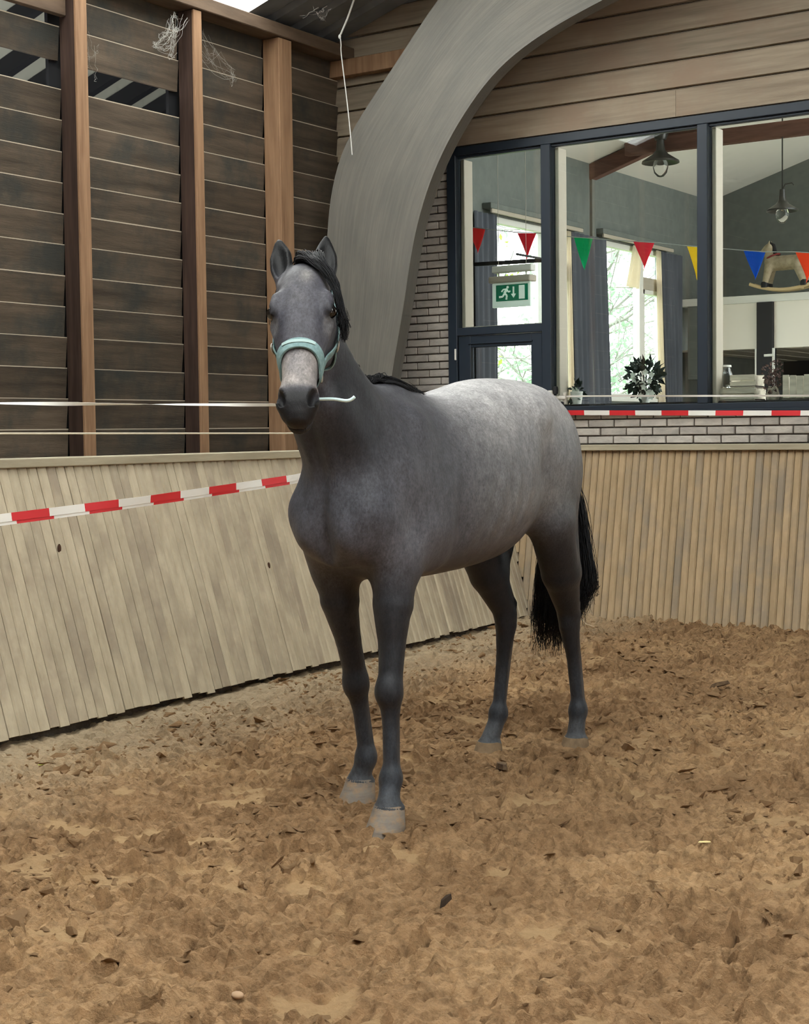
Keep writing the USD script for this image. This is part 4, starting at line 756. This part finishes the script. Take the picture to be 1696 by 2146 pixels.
    def crest(u):                                                # along the top line from poll to withers, snapped to the skin
        p = np.array([.455 - .50 * u - .06 * u * u, .02 * (1 - u), 2.05 - .36 * u]); best = None
        for zz in np.arange(2.02, 1.45, -.01):
            q = np.array([p[0], p[1], zz]); 
            if inside(q): return q
        return p
    from scipy.ndimage import map_coordinates
    def inside(q): return map_coordinates(fld.F, ((np.asarray(q) - fld.lo) / fld.h)[:, None], order=1, mode='nearest')[0] < 0
    cr = np.array([crest(u) for u in np.linspace(0, 1, 24)]); crf = lambda u: np.array([np.interp(u, np.linspace(0, 1, 24), cr[:, k]) for k in range(3)])
    def mane(u):
        a = crf(u); side = np.array([0, -1., 0]); return [a, a + side * .03 + [.0, 0, .012], a + side * .085 + [.01, 0, -.05], a + side * .11 + [.02, 0, -.13], a + side * .12 + [.03, 0, -.20]]
    S1, W1 = strands(1100, mane, .010)
    def tuft(u):
        a = crf(.80 + .2 * u); return [a, a + [-.03, .012, .012], a + [-.08, .028, -.006], a + [-.14, .04, -.03], a + [-.19, .05, -.055]]
    S2, W2 = strands(260, tuft, .006, off=.003)
    curves(t, 'mane', S1 + S2, W1 + W2, m_hair, label='dark mane')
    def fore(u):
        a = hp(-.045 + .03 * r.uniform(), -.035 + .08 * u, .02); v = .6 + .5 * u
        return [a, a + HS * -.004 + HD * .03 + HL * .015, hp(.03, -.01 + .075 * v, .082), hp(.085, .055 + .045 * v, .075), hp(.15, .098 + .022 * v, .045), hp(.215, .118 + .016 * v, .005), hp(.27, .124 + .014 * v, -.03)]
    S3, W3 = strands(520, fore, .006, K=12, off=.004, wid=.003); curves(t, 'forelock', S3, W3, m_hair, label='dark forelock swept to one side')
    def tail(u):
        z0 = 1.47 - .25 * u; k = r.uniform(-1, 1); a = np.array([-1.43 - .06 * min(1, u * 1.5), .018 * k, z0]); f = r.uniform(-1, 1); dn = .22 * max(k, 0)
        return [a, a + [-.035, .015 * k, -.04], [-1.535, .05 * k + .02, 1.22], [-1.54 + .02 * f, .095 * k + .035, .98], [-1.53 + .03 * f, .135 * k + .038, .74], [-1.53 + .03 * f, .14 * k + .03, .56 + dn * .6], [-1.53 + .03 * f, .135 * k + .015, .40 + dn]]
    S4, W4 = strands(1900, tail, .015, K=12, wid=.0034, off=.006); curves(t, 'tail', S4, W4, m_hair, label='long dark tail')

    # ------------------------------------------------ the halter it wears
    h = thing('halter', 'pale turquoise padded halter on the head of the grey horse', 'halter', hw(hp(.4, 0, 0))[0] if hw(hp(.4, 0, 0)).ndim > 1 else hw(hp(.4, 0, 0)))
    m_t = speckled('turquoise_webbing', srgb(100, 126, 128), srgb(122, 148, 149), 60, .75, .2, 4, bump=.0008, bscale=300); m_w = plain('white_cord', srgb(190, 212, 214), .8, .2); m_m = plain('steel_fitting', srgb(170, 165, 155), .35, .5, .7)
    def skin(s, phi, off=.002, c=-.035):                        # point of the skin at angle phi round the head axis (0 = front of the face, 90 = its left)
        o = hp(s, 0, c); dr = HD * math.cos(math.radians(phi)) + HL * math.sin(math.radians(phi)); T = np.linspace(.02, .26, 160)
        P = o + T[:, None] * dr; v = map_coordinates(fld.F, ((P - fld.lo) / fld.h).T, order=1, mode='nearest'); k = np.argmax(v > 0) if (v > 0).any() else 159
        return o + dr * (T[k] + off), dr
    def path(sp, n=40, off=.003):
        sp = np.asarray(sp, float); u = np.linspace(0, 1, len(sp)); I = CubicSpline(u, sp)(np.linspace(0, 1, n)); Q = [skin(a, b, off) for a, b in I]; P = np.array([q[0] for q in Q]); nn = np.array([q[1] for q in Q])
        for _ in range(3): P[1:-1] = .5 * P[1:-1] + .25 * (P[:-2] + P[2:])
        return hw(P), hv(nn)
    P, n = path([(.418, -98), (.400, -70), (.370, -38), (.354, 0), (.370, 38), (.400, 70), (.418, 98)], 60, .004); ribbon(h, 'noseband', P, n, .038, .009, m_t)
    P2, n2 = path([(.352 + .003, -30), (.352, 0), (.352 + .003, 30)], 20, .013); ribbon(h, 'noseband_stripe', P2, n2, .012, .002, plain('pale_stripe', srgb(146, 168, 167), .7), label='paler centre stripe')
    P, n = path([(.418, 98), (.435, 140), (.445, 180), (.435, 220), (.418, 262)], 40, .004); ribbon(h, 'chin_strap', P, n, .024, .005, m_t)
    for s in (1, -1):
        P, n = path([(.412, 92 * s), (.36, 99 * s), (.305, 106 * s), (.262, 110 * s)], 30, .004); ribbon(h, 'cheek_strap', P, n, .030, .006, m_t)
        P, n = path([(.262, 110 * s), (.20, 112 * s), (.12, 114 * s), (.04, 116 * s), (-.02, 122 * s)], 30, .004); ribbon(h, 'head_strap', P, n, .022, .005, m_t)
        P, n = path([(.265, 114 * s), (.275, 135 * s), (.28, 160 * s), (.28, 180 * s)], 24, .004); ribbon(h, 'throat_strap', P, n, .022, .005, m_t)
        for ss, ph in ((.415, 95), (.262, 110), (.155, 112)):
            c, dr = skin(ss, ph * s, .011); ax1 = HS; ax2 = np.cross(dr, HS); ax2 /= np.linalg.norm(ax2); g = np.linspace(0, 2 * np.pi, 21)
            R = .017 if ss > .2 else .013; part(h, 'ring' if ss > .2 else 'buckle', MB().tube(hw(c + R * (np.cos(g)[:, None] * ax1 + np.sin(g)[:, None] * ax2)), .0032, 8, False), m_m, smooth=True)
    P, n = path([(-.045, -122), (-.055, -60), (-.06, 0), (-.055, 60), (-.045, 122)], 30, .006)
    c, dr = skin(.46, 175, .012); o = c
    part(h, 'cord', MB().tube(hw(CubicSpline([0, 1, 2, 3, 4], np.array([o, o + HL * .05 - HD * .01, o + HL * .10 - [0, 0, .008], o + HL * .135 - [0, 0, .014], o + HL * .165 - [0, 0, .002]]))(np.linspace(0, 4, 24))), .0055, 8), m_w, smooth=True, label='white cord end under the chin')
for _k in HLEG:
    _p = hw(np.array(HLEG[_k])); _p = _p[0] if _p.ndim > 1 else _p; HOOVES.append((float(_p[0]), float(_p[1]), .085, .018 if 'h' in _k else -.004))
# ---------------------------------------------------------------- tapes, cords and the rest of the things
def tape(name, label, cat, pts, w, stripe=None, twist=0., group=None, fold=0.):
    """flat tape along pts; stripe: length of a red or white field"""
    from scipy.interpolate import CubicSpline
    p = np.asarray(pts, float); s0 = np.r_[0, np.cumsum(np.linalg.norm(np.diff(p, axis=0), axis=1))]; L = s0[-1]
    def ring(s, lo, hi, off):
        c = np.stack([np.interp(s, s0, p[:, k]) for k in range(3)], -1); c[:, 2] -= .012 * np.sin(np.pi * s / L); tg = np.gradient(c, axis=0); tg /= np.linalg.norm(tg, axis=1, keepdims=True)
        sd = np.cross(tg, [0, 0, 1.]); sd /= np.linalg.norm(sd, axis=1, keepdims=True); up = np.cross(sd, tg); a = (twist * 2 * np.pi * s + .25 * np.sin(s * 3.1) + .12 * np.sin(s * 9))[:, None] * (1 if twist else .5)
        u = up * np.cos(a) + sd * np.sin(a); n = np.cross(tg, u); return np.array([c + u * lo * w + n * off, c + u * hi * w + n * off, c + u * hi * w - n * (.0012 - off), c + u * lo * w - n * (.0012 - off), c + u * lo * w + n * off])
    if not stripe:
        return single(name, label, cat, MB().grid(ring(np.linspace(0, L, int(L / .04)), -.5, .5, .0006)), M_tape, smooth=60, group=group)
    t = thing(name, label, cat, p[len(p) // 2], group=group); k = 0; s = 0.
    while s < L - .01:
        e = min(s + stripe, L); q = np.linspace(s, e, 6); mb = MB().grid(ring(q, -.5 + (.28 if fold else 0), .5, .0006))
        if fold: mb.grid(ring(np.minimum(q + .03, L - .002 * (6 - np.arange(6))), -.5, -.2, -.003))
        part(t, 'red_field' if k % 2 == 0 else 'white_field', mb, M_red if k % 2 == 0 else M_tape, smooth=60); s = e; k += 1
    return t
M_tape = plain('white_tape', srgb(228, 226, 220), .5, .35); M_red = plain('red_tape', srgb(206, 44, 50), .5, .35)

def build_tapes():
    tape('barrier_tape', 'red and white barrier tape sagging in front of the left kick wall', 'tape', [(2.62, -7.2, .93), (2.42, -5.88, 1.043), (2.37, -4.9, 1.086), (2.30, -3.62, 1.155), (2.22, -1.5, 1.36), (2.17, -.42, 1.52)], .052, .235, fold=1)
    tape('barrier_tape', 'red and white barrier tape stretched level below the big window', 'tape', [(2.215, -.285, 1.533), (3.2, -.26, 1.52), (5.5, -.25, 1.49), (8.3, -.25, 1.45)], .036, .205)
    tape('fence_tape', 'white twisted electric fence tape along the left plank wall', 'tape', [(1.72, -9, 1.58), (1.72, -5.2, 1.580), (1.74, -3.0, 1.588), (1.95, -.40, 1.63), (2.16, -.31, 1.645)], .020, None, .36)
    tape('fence_tape', 'white fence tape strung in front of the big window', 'tape', [(2.215, -.285, 1.655), (2.6, -.26, 1.652), (4.1, -.25, 1.627), (8.3, -.25, 1.58)], .013, None, .05)
    m_c = plain('pale_cord', srgb(205, 196, 176), .8, .2)
    single('fence_wire', 'thin pale cord stretched low across the left plank wall', 'fence wire', MB().tube([(1.72, -9, 1.40), (1.72, -5.23, 1.418), (1.72, -2.93, 1.402), (2.16, -.36, 1.45)], .0055, 6), m_c, smooth=True)
    t = thing('fence_post', 'pale plastic fence post with insulator clips behind the rump of the horse', 'post', (2.17, -.335, 1.29)); m_p = plain('grey_plastic', srgb(196, 192, 184), .5, .35)
    part(t, 'post', MB().box((2.150, -.352, 1.289), (2.19, -.318, 1.70), .006), m_p)
    for z in (1.45, 1.53, 1.65): part(t, 'clip', MB().bar((2.19, -.335, z), (2.285, -.31, z - .012), .03, .024, c=.006).tube([(2.27, -.30, z - .05), (2.275, -.31, z + .03)], .013, 10), m_p)
    part(t, 'knob', MB().lathe([(0, .03), (.018, .026), (.022, .0), (.018, -.028), (0, -.03)], (2.215, -.345, 1.70), 14), M_dark, smooth=40)
    part(t, 'knob', MB().lathe([(0, .03), (.015, .026), (.018, .0), (.015, -.06), (0, -.065)], (2.262, -.335, 1.585), 14), M_dark, smooth=40)
    # string from the roof
    from scipy.interpolate import CubicSpline
    t = thing('hanging_string', 'pale knotted string hanging from the roof in front of the curved beam', 'string', (.57, -.72, 3.58)); m_s = plain('bright_string', srgb(214, 214, 210), .7, .2)
    part(t, 'upper_length', MB().tube([(.76, -.72, 4.74), (.686, -.72, 4.735), (.62, -.72, 4.60), (.56, -.72, 4.50), (.545, -.722, 4.478)], [.0075, .0075, .0075, .0075, .007], 8), m_s, smooth=True)
    part(t, 'lower_length', MB().tube(CubicSpline([0, 1, 2, 3, 4], [(.548, -.72, 4.476), (.556, -.72, 4.40), (.560, -.72, 4.315), (.600, -.72, 4.017), (.634, -.70, 3.56)])(np.linspace(0, 4, 20)), .0045, 6), m_s, smooth=True)
    k = trimesh.creation.icosphere(2); part(t, 'knot', (k.vertices * [.012, .011, .018] + [.546, -.722, 4.474], k.faces), m_s, smooth=True)
    single('string_hook', 'small hook in the roof holding the pale string', 'hook', MB().tube([(.76, -.72, 4.86), (.76, -.72, 4.73)], .006, 6), M_dark)
    # cobwebs
    m_w = mat('cobweb', {'d': ('diffuse_bsdf', {'color': srgb(190, 190, 184)}), 't': ('transparent_bsdf', {}), 'x': ('mix_closure', {'fac': .4})}, [('t.BSDF', 'x.closure1'), ('d.BSDF', 'x.closure2')], surface='x.closure')
    r = np.random.default_rng(31)
    def web(label, ctr, size, n, wd, sag):
        t = thing('cobweb', label, 'cobweb', ctr); S, Wd = [], []; nodes = np.asarray(ctr) + r.normal(0, 1, (9, 3)) * size
        for i in range(n):
            a, b = nodes[r.integers(9)], nodes[r.integers(9)]; a = a + r.normal(0, 1, 3) * size * .15; b = b + r.normal(0, 1, 3) * size * .15; u = np.linspace(0, 1, 7)[:, None]
            P = a * (1 - u) + b * u; P[:, 2] -= sag * 4 * (u * (1 - u))[:, 0] * r.uniform(.3, 1); P += r.normal(0, .006, P.shape); P[:, 0] = np.maximum(P[:, 0], .03); S.append(P); Wd.append(np.full(7, wd * r.uniform(.4, 1.3)))
        curves(t, 'strands', S, Wd, m_w, kind='stuff')
    web('tangled dusty cobweb at the top of the plank wall beside the second post', (.17, -2.25, 4.26), np.array([.02, .11, .10]), 60, .0035, .05)
    web('thin dusty cobweb at the top of the plank wall right of the second post', (.10, -1.62, 4.20), np.array([.02, .14, .08]), 26, .0022, .08)
    web('loose dusty cobweb under the roof sheets left of the string', (.45, -.95, 4.60), np.array([.13, .05, .06]), 9, .004, .02)
    web('faint cobweb on the plank wall beside the first post', (.08, -2.9, 4.05), np.array([.02, .08, .16]), 12, .002, .03)

def leaf(c, d, n, L, w):                                        # a folded leaf of 4 triangles
    d = d / np.linalg.norm(d); s = np.cross(d, n); s /= np.linalg.norm(s) + 1e-9; u = np.cross(s, d)
    return np.array([c, c + d * L * .5 + s * w + u * w * .3, c + d * L, c + d * L * .5 - s * w + u * w * .3, c + d * L * .5]), [[0, 1, 4], [1, 2, 4], [4, 2, 3], [0, 4, 3]]
def build_things():
    r = np.random.default_rng(41)
    m_leaf = plain('dark_leaf', srgb(40, 56, 50), .5, .4); m_fl = plain('white_flower', srgb(236, 240, 232), .6, .2); m_pot = plain('white_pot', srgb(232, 234, 228), .4, .4)
    def potted(label, c, h, rad, nl, nf):
        x, y, z = c; t = thing('potted_plant', label, 'plant', c)
        part(t, 'pot', MB().lathe([(0, 0), (.035, 0), (.052, .095), (.048, .10), (.04, .085), (0, .08)], c, 20), m_pot, smooth=40)
        st = MB(); lf = MB(); fl = MB()
        for k in range(7):
            a = r.uniform(0, 6.28); st.tube([(x, y, z + .08), (x + .3 * rad * math.cos(a), y + .2 * rad * math.sin(a), z + h * .6), (x + rad * .7 * math.cos(a), y + .5 * rad * math.sin(a), z + h * .85)], .003, 5)
        for k in range(nl):
            v = r.normal(0, 1, 3); v /= np.linalg.norm(v); P = np.array([x, y, z + h * .56]) + v * [rad, rad * .6, h * .40] * r.uniform(.45, 1.); lf.add(*leaf(P, v + r.normal(0, .5, 3), r.normal(0, 1, 3), .075 * r.uniform(.6, 1.2), .02))
        for k in range(nf):
            P = np.array([x, y, z + h * .45]) + [r.uniform(-.8, .75) * rad, -rad * r.uniform(.45, .7), r.uniform(-.32, .25) * h]
            for q in range(5):
                a = q * 1.257 + r.uniform(0, .3); fl.add(*leaf(P, np.array([math.cos(a), -.35, math.sin(a)]), np.array([0, -1., 0]), .030, .013))
        part(t, 'stems', st, m_leaf); part(t, 'leaves', lf, m_leaf, kind='stuff'); part(t, 'flowers', fl, m_fl, kind='stuff', label='white flowers')
    potted('dark-leaved plant with white flowers in a white pot on the window board', (2.68, .22, 1.601), .34, .14, 240, 12)
    potted('small leafy plant in a white pot beside the post of the big window', (2.10, .22, 1.601), .19, .035, 22, 5)
    m_cr = speckled('weathered_crate', srgb(196, 188, 172), srgb(232, 224, 206), 5, .85, .15, 5, (.5, 3, 4), vary=.12)
    def crate(label, x0, x1, y0, y1, z0, z1, rows, upright=False):
        t = thing('wooden_crate', label, 'crate', ((x0 + x1) / 2, (y0 + y1) / 2, z0)); th = .010
        part(t, 'base_board', MB().box((x0, y0, z0), (x1, y1, z0 + th)), m_cr)
        if upright:
            n = 5; w = (x1 - x0) / n
            for k in range(n):
                for yy in (y0, y1 - th): part(t, 'slat', MB().box((x0 + k * w + .003, yy, z0), (x0 + (k + 1) * w - .003, yy + th, z1 - .004 * (k % 3)), .002), m_cr)
        else:
            h = (z1 - z0) / rows
            for k in range(rows):
                for yy in (y0, y1 - th): part(t, 'slat', MB().box((x0, yy, z0 + k * h + .003), (x1, yy + th, z0 + (k + 1) * h - .003), .002), m_cr)
        for xx in (x0, x1 - th): part(t, 'end_board', MB().box((xx, y0 + th, z0), (xx + th, y1 - th, z1 - .01), .002), m_cr)
    crate('low weathered crate on the window board under the glass jar', 3.22, 3.595, .10, .33, 1.601, 1.695, 2)
    crate('weathered crate standing on the low crate beside the glass jar', 3.40, 3.59, .12, .31, 1.696, 1.79, 2)
    crate('weathered crate of upright boards on the window board at the right edge', 3.80, 4.06, .10, .33, 1.601, 1.775, 1, True)
    m_gl = mat('jar_glass', {'p': ('principled_bsdf', {'base_color': (.9, .93, .92), 'roughness': .03, 'transmission_weight': 1., 'ior': 1.4})}, [])
    t = thing('glass_jar', 'clear glass jar standing on the low weathered crate', 'jar', (3.33, .20, 1.696))
    part(t, 'jar', MB().lathe([(0, 0), (.055, 0), (.060, .02), (.060, .09), (.045, .125), (.042, .15), (.046, .155), (.040, .152), (.042, .125), (.055, .09), (.055, .02), (0, .008)], (3.33, .20, 1.696), 28), m_gl, smooth=40)
    part(t, 'lid', MB().lathe([(0, .17), (.046, .168), (.048, .153), (0, .153)], (3.33, .20, 1.696), 24), M_white, smooth=40)
    t = thing('dried_bouquet', 'purple-brown dried hydrangea bunch between the wooden crates', 'dried flowers', (3.695, .2, 1.601)); m_dr = speckled('dried_flower', srgb(92, 74, 76), srgb(128, 106, 98), 30, .9, .1)
    part(t, 'vase', MB().lathe([(0, 0), (.04, 0), (.05, .03), (.035, .09), (.03, .10), (0, .095)], (3.695, .2, 1.601), 18), M_beige, smooth=40)
    mb, sm = MB(), MB()
    for k in range(260):
        v = r.normal(0, 1, 3); v /= np.linalg.norm(v); b = np.array([[3.67, .18, 1.80], [3.705, .2, 1.74], [3.69, .17, 1.70], [3.72, .2, 1.83]])[k % 4]; mb.add(*leaf(b + v * [.04, .035, .045], v + r.normal(0, .4, 3), r.normal(0, 1, 3), .022, .009))
    for b in ([3.67, .18, 1.80], [3.705, .2, 1.74], [3.72, .2, 1.83]): sm.tube([(3.695, .2, 1.69), b], .003, 5)
    part(t, 'petals', mb, m_dr, kind='stuff'); part(t, 'stems', sm, m_dr)
    # rocking horse on the shelf
    t = thing('rocking_horse', 'worn pale toy rocking horse on curved runners on the white shelf', 'rocking horse', (1.30, 7.05, 2.976)); m_b = speckled('toy_plush', srgb(146, 134, 112), srgb(176, 164, 140), 12, .9, .1); m_rk = plain('pale_runner', srgb(206, 182, 140), .6, .3)
    f = Field((.95, 6.75, 2.98), (1.75, 7.35, 3.75), .009); X, Y, Z = 1.30, 7.05, 3.33
    f.cone((1.16, Y, 3.335), (1.48, Y, 3.335), .088, .085, .02); f.cone((1.13, Y, 3.36), (1.10, Y, 3.50), .068, .052, .04); f.cone((1.11, Y, 3.52), (1.02, Y, 3.455), .052, .036, .03)
    for e in (-1, 1):
        f.cone((1.13, Y + e * .055, 3.30), (1.09, Y + e * .075, 3.10), .052, .034, .03); f.cone((1.47, Y + e * .055, 3.30), (1.555, Y + e * .075, 3.10), .056, .036, .03); f.cone((1.115, Y + e * .03, 3.55), (1.13, Y + e * .035, 3.605), .016, .005, .015)
    v, q = f.surface(); part(t, 'body', trimesh.Trimesh(v, q, process=False), m_b, smooth=True)
    for e in (-1, 1):
        for xx in (1.085, 1.56): part(t, 'foot', MB().lathe([(0, -.035), (.042, -.03), (.042, .02), (.034, .035), (0, .035)], (xx, Y + e * .076, 3.085), 14), M_dark, smooth=40)
        u = np.linspace(-1, 1, 15); part(t, 'runner', MB().tube(np.stack([1.32 + .42 * u, np.full(15, Y + e * .078), 3.0 + .085 * u ** 2 + .02], -1), .02, 8), m_rk, smooth=True)
    for xx in (1.15, 1.5): part(t, 'cross_bar', MB().tube([(xx, Y - .08, 3.035), (xx, Y + .08, 3.035)], .014, 8), m_rk, smooth=True)
    part(t, 'tail', MB().tube([(1.565, Y, 3.37), (1.62, Y, 3.33), (1.64, Y, 3.22), (1.63, Y, 3.13)], [.02, .028, .03, .008], 8), M_dark, smooth=True)
    part(t, 'mane', MB().tube([(1.12, Y, 3.58), (1.165, Y, 3.55), (1.185, Y, 3.46), (1.2, Y, 3.41)], [.015, .024, .026, .01], 8), M_dark, smooth=True)
    part(t, 'collar', MB().tube([(1.165 - .005 + .075 * math.cos(a), Y + .078 * math.sin(a), 3.415 + .03 * math.cos(a)) for a in np.linspace(0, 6.283, 21)], .011, 8, False), plain('red_collar', srgb(120, 48, 46), .7), smooth=True, label='dull red collar')
    # odds and ends on the sand
    def g(x, y): return float(ground(np.array([x]), np.array([y]))[0])
    def chip(name, label, cat, x, y, L, w, th, yaw, tilt, m):
        z = g(x, y); d = np.array([math.cos(yaw) * math.cos(tilt), math.sin(yaw) * math.cos(tilt), math.sin(tilt)]); s = np.cross([0, 0, 1.], d); s /= np.linalg.norm(s)
        P = [np.array([x, y, z + th * .5 + L * .5 * abs(math.sin(tilt)) * .8]) + d * L * a + s * w * b + np.array([0, 0, th * c]) for a, b, c in ((-.5, -.3, 0), (-.5, .3, 0), (.5, .2, 0), (.5, -.15, 0), (0, .5, 0), (0, -.5, 0), (-.4, -.2, 1), (-.4, .25, 1), (.4, .12, 1), (.42, -.1, 1), (0, .4, 1.1), (0, -.4, 1.1))]
        h = trimesh.convex.convex_hull(np.array(P)); single(name, label, cat, (h.vertices, h.faces), m)
    m_bk = speckled('bark', srgb(70, 56, 44), srgb(112, 92, 70), 14, .9, .1, bump=.003)
    chip('bark_piece', 'dark splintered bark piece lying before the hind hooves of the horse', 'bark', 4.46, -5.02, .17, .05, .02, -.9, .12, m_bk)
    chip('bark_piece', 'small dark bark chip lying on the sand at the right, near the end wall', 'bark', 4.51, -2.79, .15, .05, .02, -.5, .3, m_bk)
    chip('dark_stone', 'black pointed clod standing in the sand near the front', 'stone', 5.241, -6.69, .045, .035, .026, .6, .6, plain('dark_clod', srgb(56, 46, 38), .9, .1))
    chip('straw_stalk', 'short pale straw stalk on the sand at the right', 'straw', 5.65, -5.71, .05, .006, .004, .55, 0., plain('straw', srgb(236, 220, 160), .6))
    k = trimesh.creation.icosphere(3); single('pebble', 'pale round pebble in the sand near the bottom left', 'pebble', (k.vertices * [.017, .014, .009] + [5.22, -7.62, g(5.22, -7.62) + .009], k.faces), plain('pale_stone', srgb(150, 124, 98), .85), smooth=True)
    chip('green_leaf', 'small yellow-green leaf on the sand by the left kick wall', 'leaf', 2.727, -5.94, .055, .025, .004, .5, .1, plain('fresh_leaf', srgb(196, 206, 96), .6))
    m_sc = plain('white_scrap', srgb(236, 226, 204), .7, .2)
    def scrap(label, pts, w):
        p = np.asarray(pts, float); p[:, 2] += [g(a, b) for a, b in p[:, :2]]; tg = np.gradient(p, axis=0); sd = np.cross(tg, [0, 0, 1.]); sd /= np.linalg.norm(sd, axis=1, keepdims=True); sd = sd * .55 + np.array([0, 0, .75]); q = np.array([p - sd * w / 2, p + sd * w / 2, p + sd * w / 2 + [0, .002, .001], p - sd * w / 2 + [0, .002, .001], p - sd * w / 2])
        single('tape_scrap', label, 'scrap', MB().grid(q), m_sc)
    scrap('cream scrap of tape in the sand left of the tail of the horse', [(2.44, -1.22, .02), (2.48, -1.1, .03), (2.50, -.97, .05), (2.49, -.86, .06)], .035)
    scrap('curled cream scrap of tape in the sand right of the hind leg of the horse', [(2.56, -.66, .08), (2.62, -.74, .05), (2.70, -.80, .03), (2.80, -.86, .02)], .04)
    for i, (yy, zz, sz, lb) in enumerate(((-2.95, .75, .022, 'largest dark mud splash on the left kick wall, under the barrier tape'), (-3.45, .62, .016, 'paired dark mud splash on the left kick wall above the pale sand'), (-5.1, .84, .016, 'dark mud lump on the left kick wall near the left edge of the picture'))):
        x = kick_x(yy) - .40 * zz / 1.248 + .021; k = trimesh.creation.icosphere(2); single('mud_splash', lb, 'mud', (k.vertices * [.008, sz * .7, sz * 1.5] + [x, yy, zz], k.faces), plain('mud_%d' % i, srgb(70, 52, 42), .9, .1), smooth=True)
    # outside
    single('lawn', 'green grass outside the canteen windows', 'lawn', MB().box((-60, -4, -.2), (-.4, 70, -.02)), speckled('grass', srgb(70, 100, 50), srgb(110, 140, 70), 3), kind='structure')
    m_bk2 = plain('grey_bark', srgb(140, 140, 132), .9, .1)
    def leafmat(n, c): return mat(n, {'d': ('diffuse_bsdf', {'color': c}), 't': ('translucent_bsdf', {'color': c}), 'x': ('mix_closure', {'fac': .5})}, [('d.BSDF', 'x.closure1'), ('t.BSDF', 'x.closure2')], surface='x.closure')
    m_l1, m_l2 = leafmat('spring_leaf', srgb(160, 196, 84)), leafmat('grey_green_leaf', srgb(150, 176, 150))
    def tree(label, c, h, spread, nl, m):
        c = np.asarray(c, float); t = thing('tree', label, 'tree', c); tr, lf = MB(), MB(); part(t, 'trunk', MB().tube([c, c + [.1, .05, h * .3], c + [.0, .1, h * .6], c + [.1, 0, h * .9]], [.13, .11, .07, .03], 8), m_bk2)
        for k in range(26):
            z = h * r.uniform(.15, .85); a = r.uniform(0, 6.28); b0 = c + [0, .05, z]; e = b0 + np.array([math.cos(a), math.sin(a), r.uniform(.1, .8)]) * spread * r.uniform(.5, 1); md = (b0 + e) / 2 + r.normal(0, .15, 3); tr.tube([b0, md, e], [.035, .022, .008], 5)
            for j in range(7):
                u = r.uniform(.3, 1); s0 = b0 + (e - b0) * u; s1 = s0 + r.normal(0, .42, 3); tr.tube([s0, (s0 + s1) / 2 + r.normal(0, .06, 3), s1], [.012, .008, .004], 4)
                for q in range(nl): P = s0 + (s1 - s0) * r.uniform(.2, 1.1) + r.normal(0, .08, 3); lf.add(*leaf(P, r.normal(0, 1, 3), r.normal(0, 1, 3), .10 * r.uniform(.6, 1.2), .028))
        part(t, 'branches', tr, m_bk2, kind='stuff'); part(t, 'leaves', lf, m, kind='stuff')
    tree('spring-green tree outside, seen through the door and the canteen window beside it', (-2.8, 5.6, -.02), 5.5, 1.45, 9, m_l1)
    tree('sparse grey-green tree outside, seen left of the plant through the far window', (-3.0, 10.4, -.02), 6, 1.6, 12, m_l2)
    tree('half-bare branching tree outside, beyond the exit sign', (-7.2, 12.5, -.02), 7.5, 2.0, 5, m_l2)
    tree('tall leafy tree outside, farthest from the canteen windows', (-7.0, 18.5, -.02), 7.5, 2.3, 10, m_l2)
    t = thing('shed', 'pale gabled shed outside, low in the glass of the door', 'shed', (-12.5, 24, -.02))
    part(t, 'wall', MB().prism([(-15, -.02), (-11.6, -.02), (-11.6, 2.5), (-13.3, 3.2), (-15, 2.5)], 2, (0, 23.6, 0), XZ), plain('shed_wall', srgb(225, 225, 220), .8)); part(t, 'roof', MB().bar((-11.4, 24.6, 2.5), (-13.3, 24.6, 3.27), 2.3, .08).bar((-13.3, 24.6, 3.27), (-15.2, 24.6, 2.5), 2.3, .08), plain('shed_roof', srgb(190, 190, 190), .8))
build_floor(); build_wall_left(); build_kick(); build_end_wall(); build_window_front(); build_arch(); build_roof(); build_canteen(); build_horse(); build_tapes(); build_things()
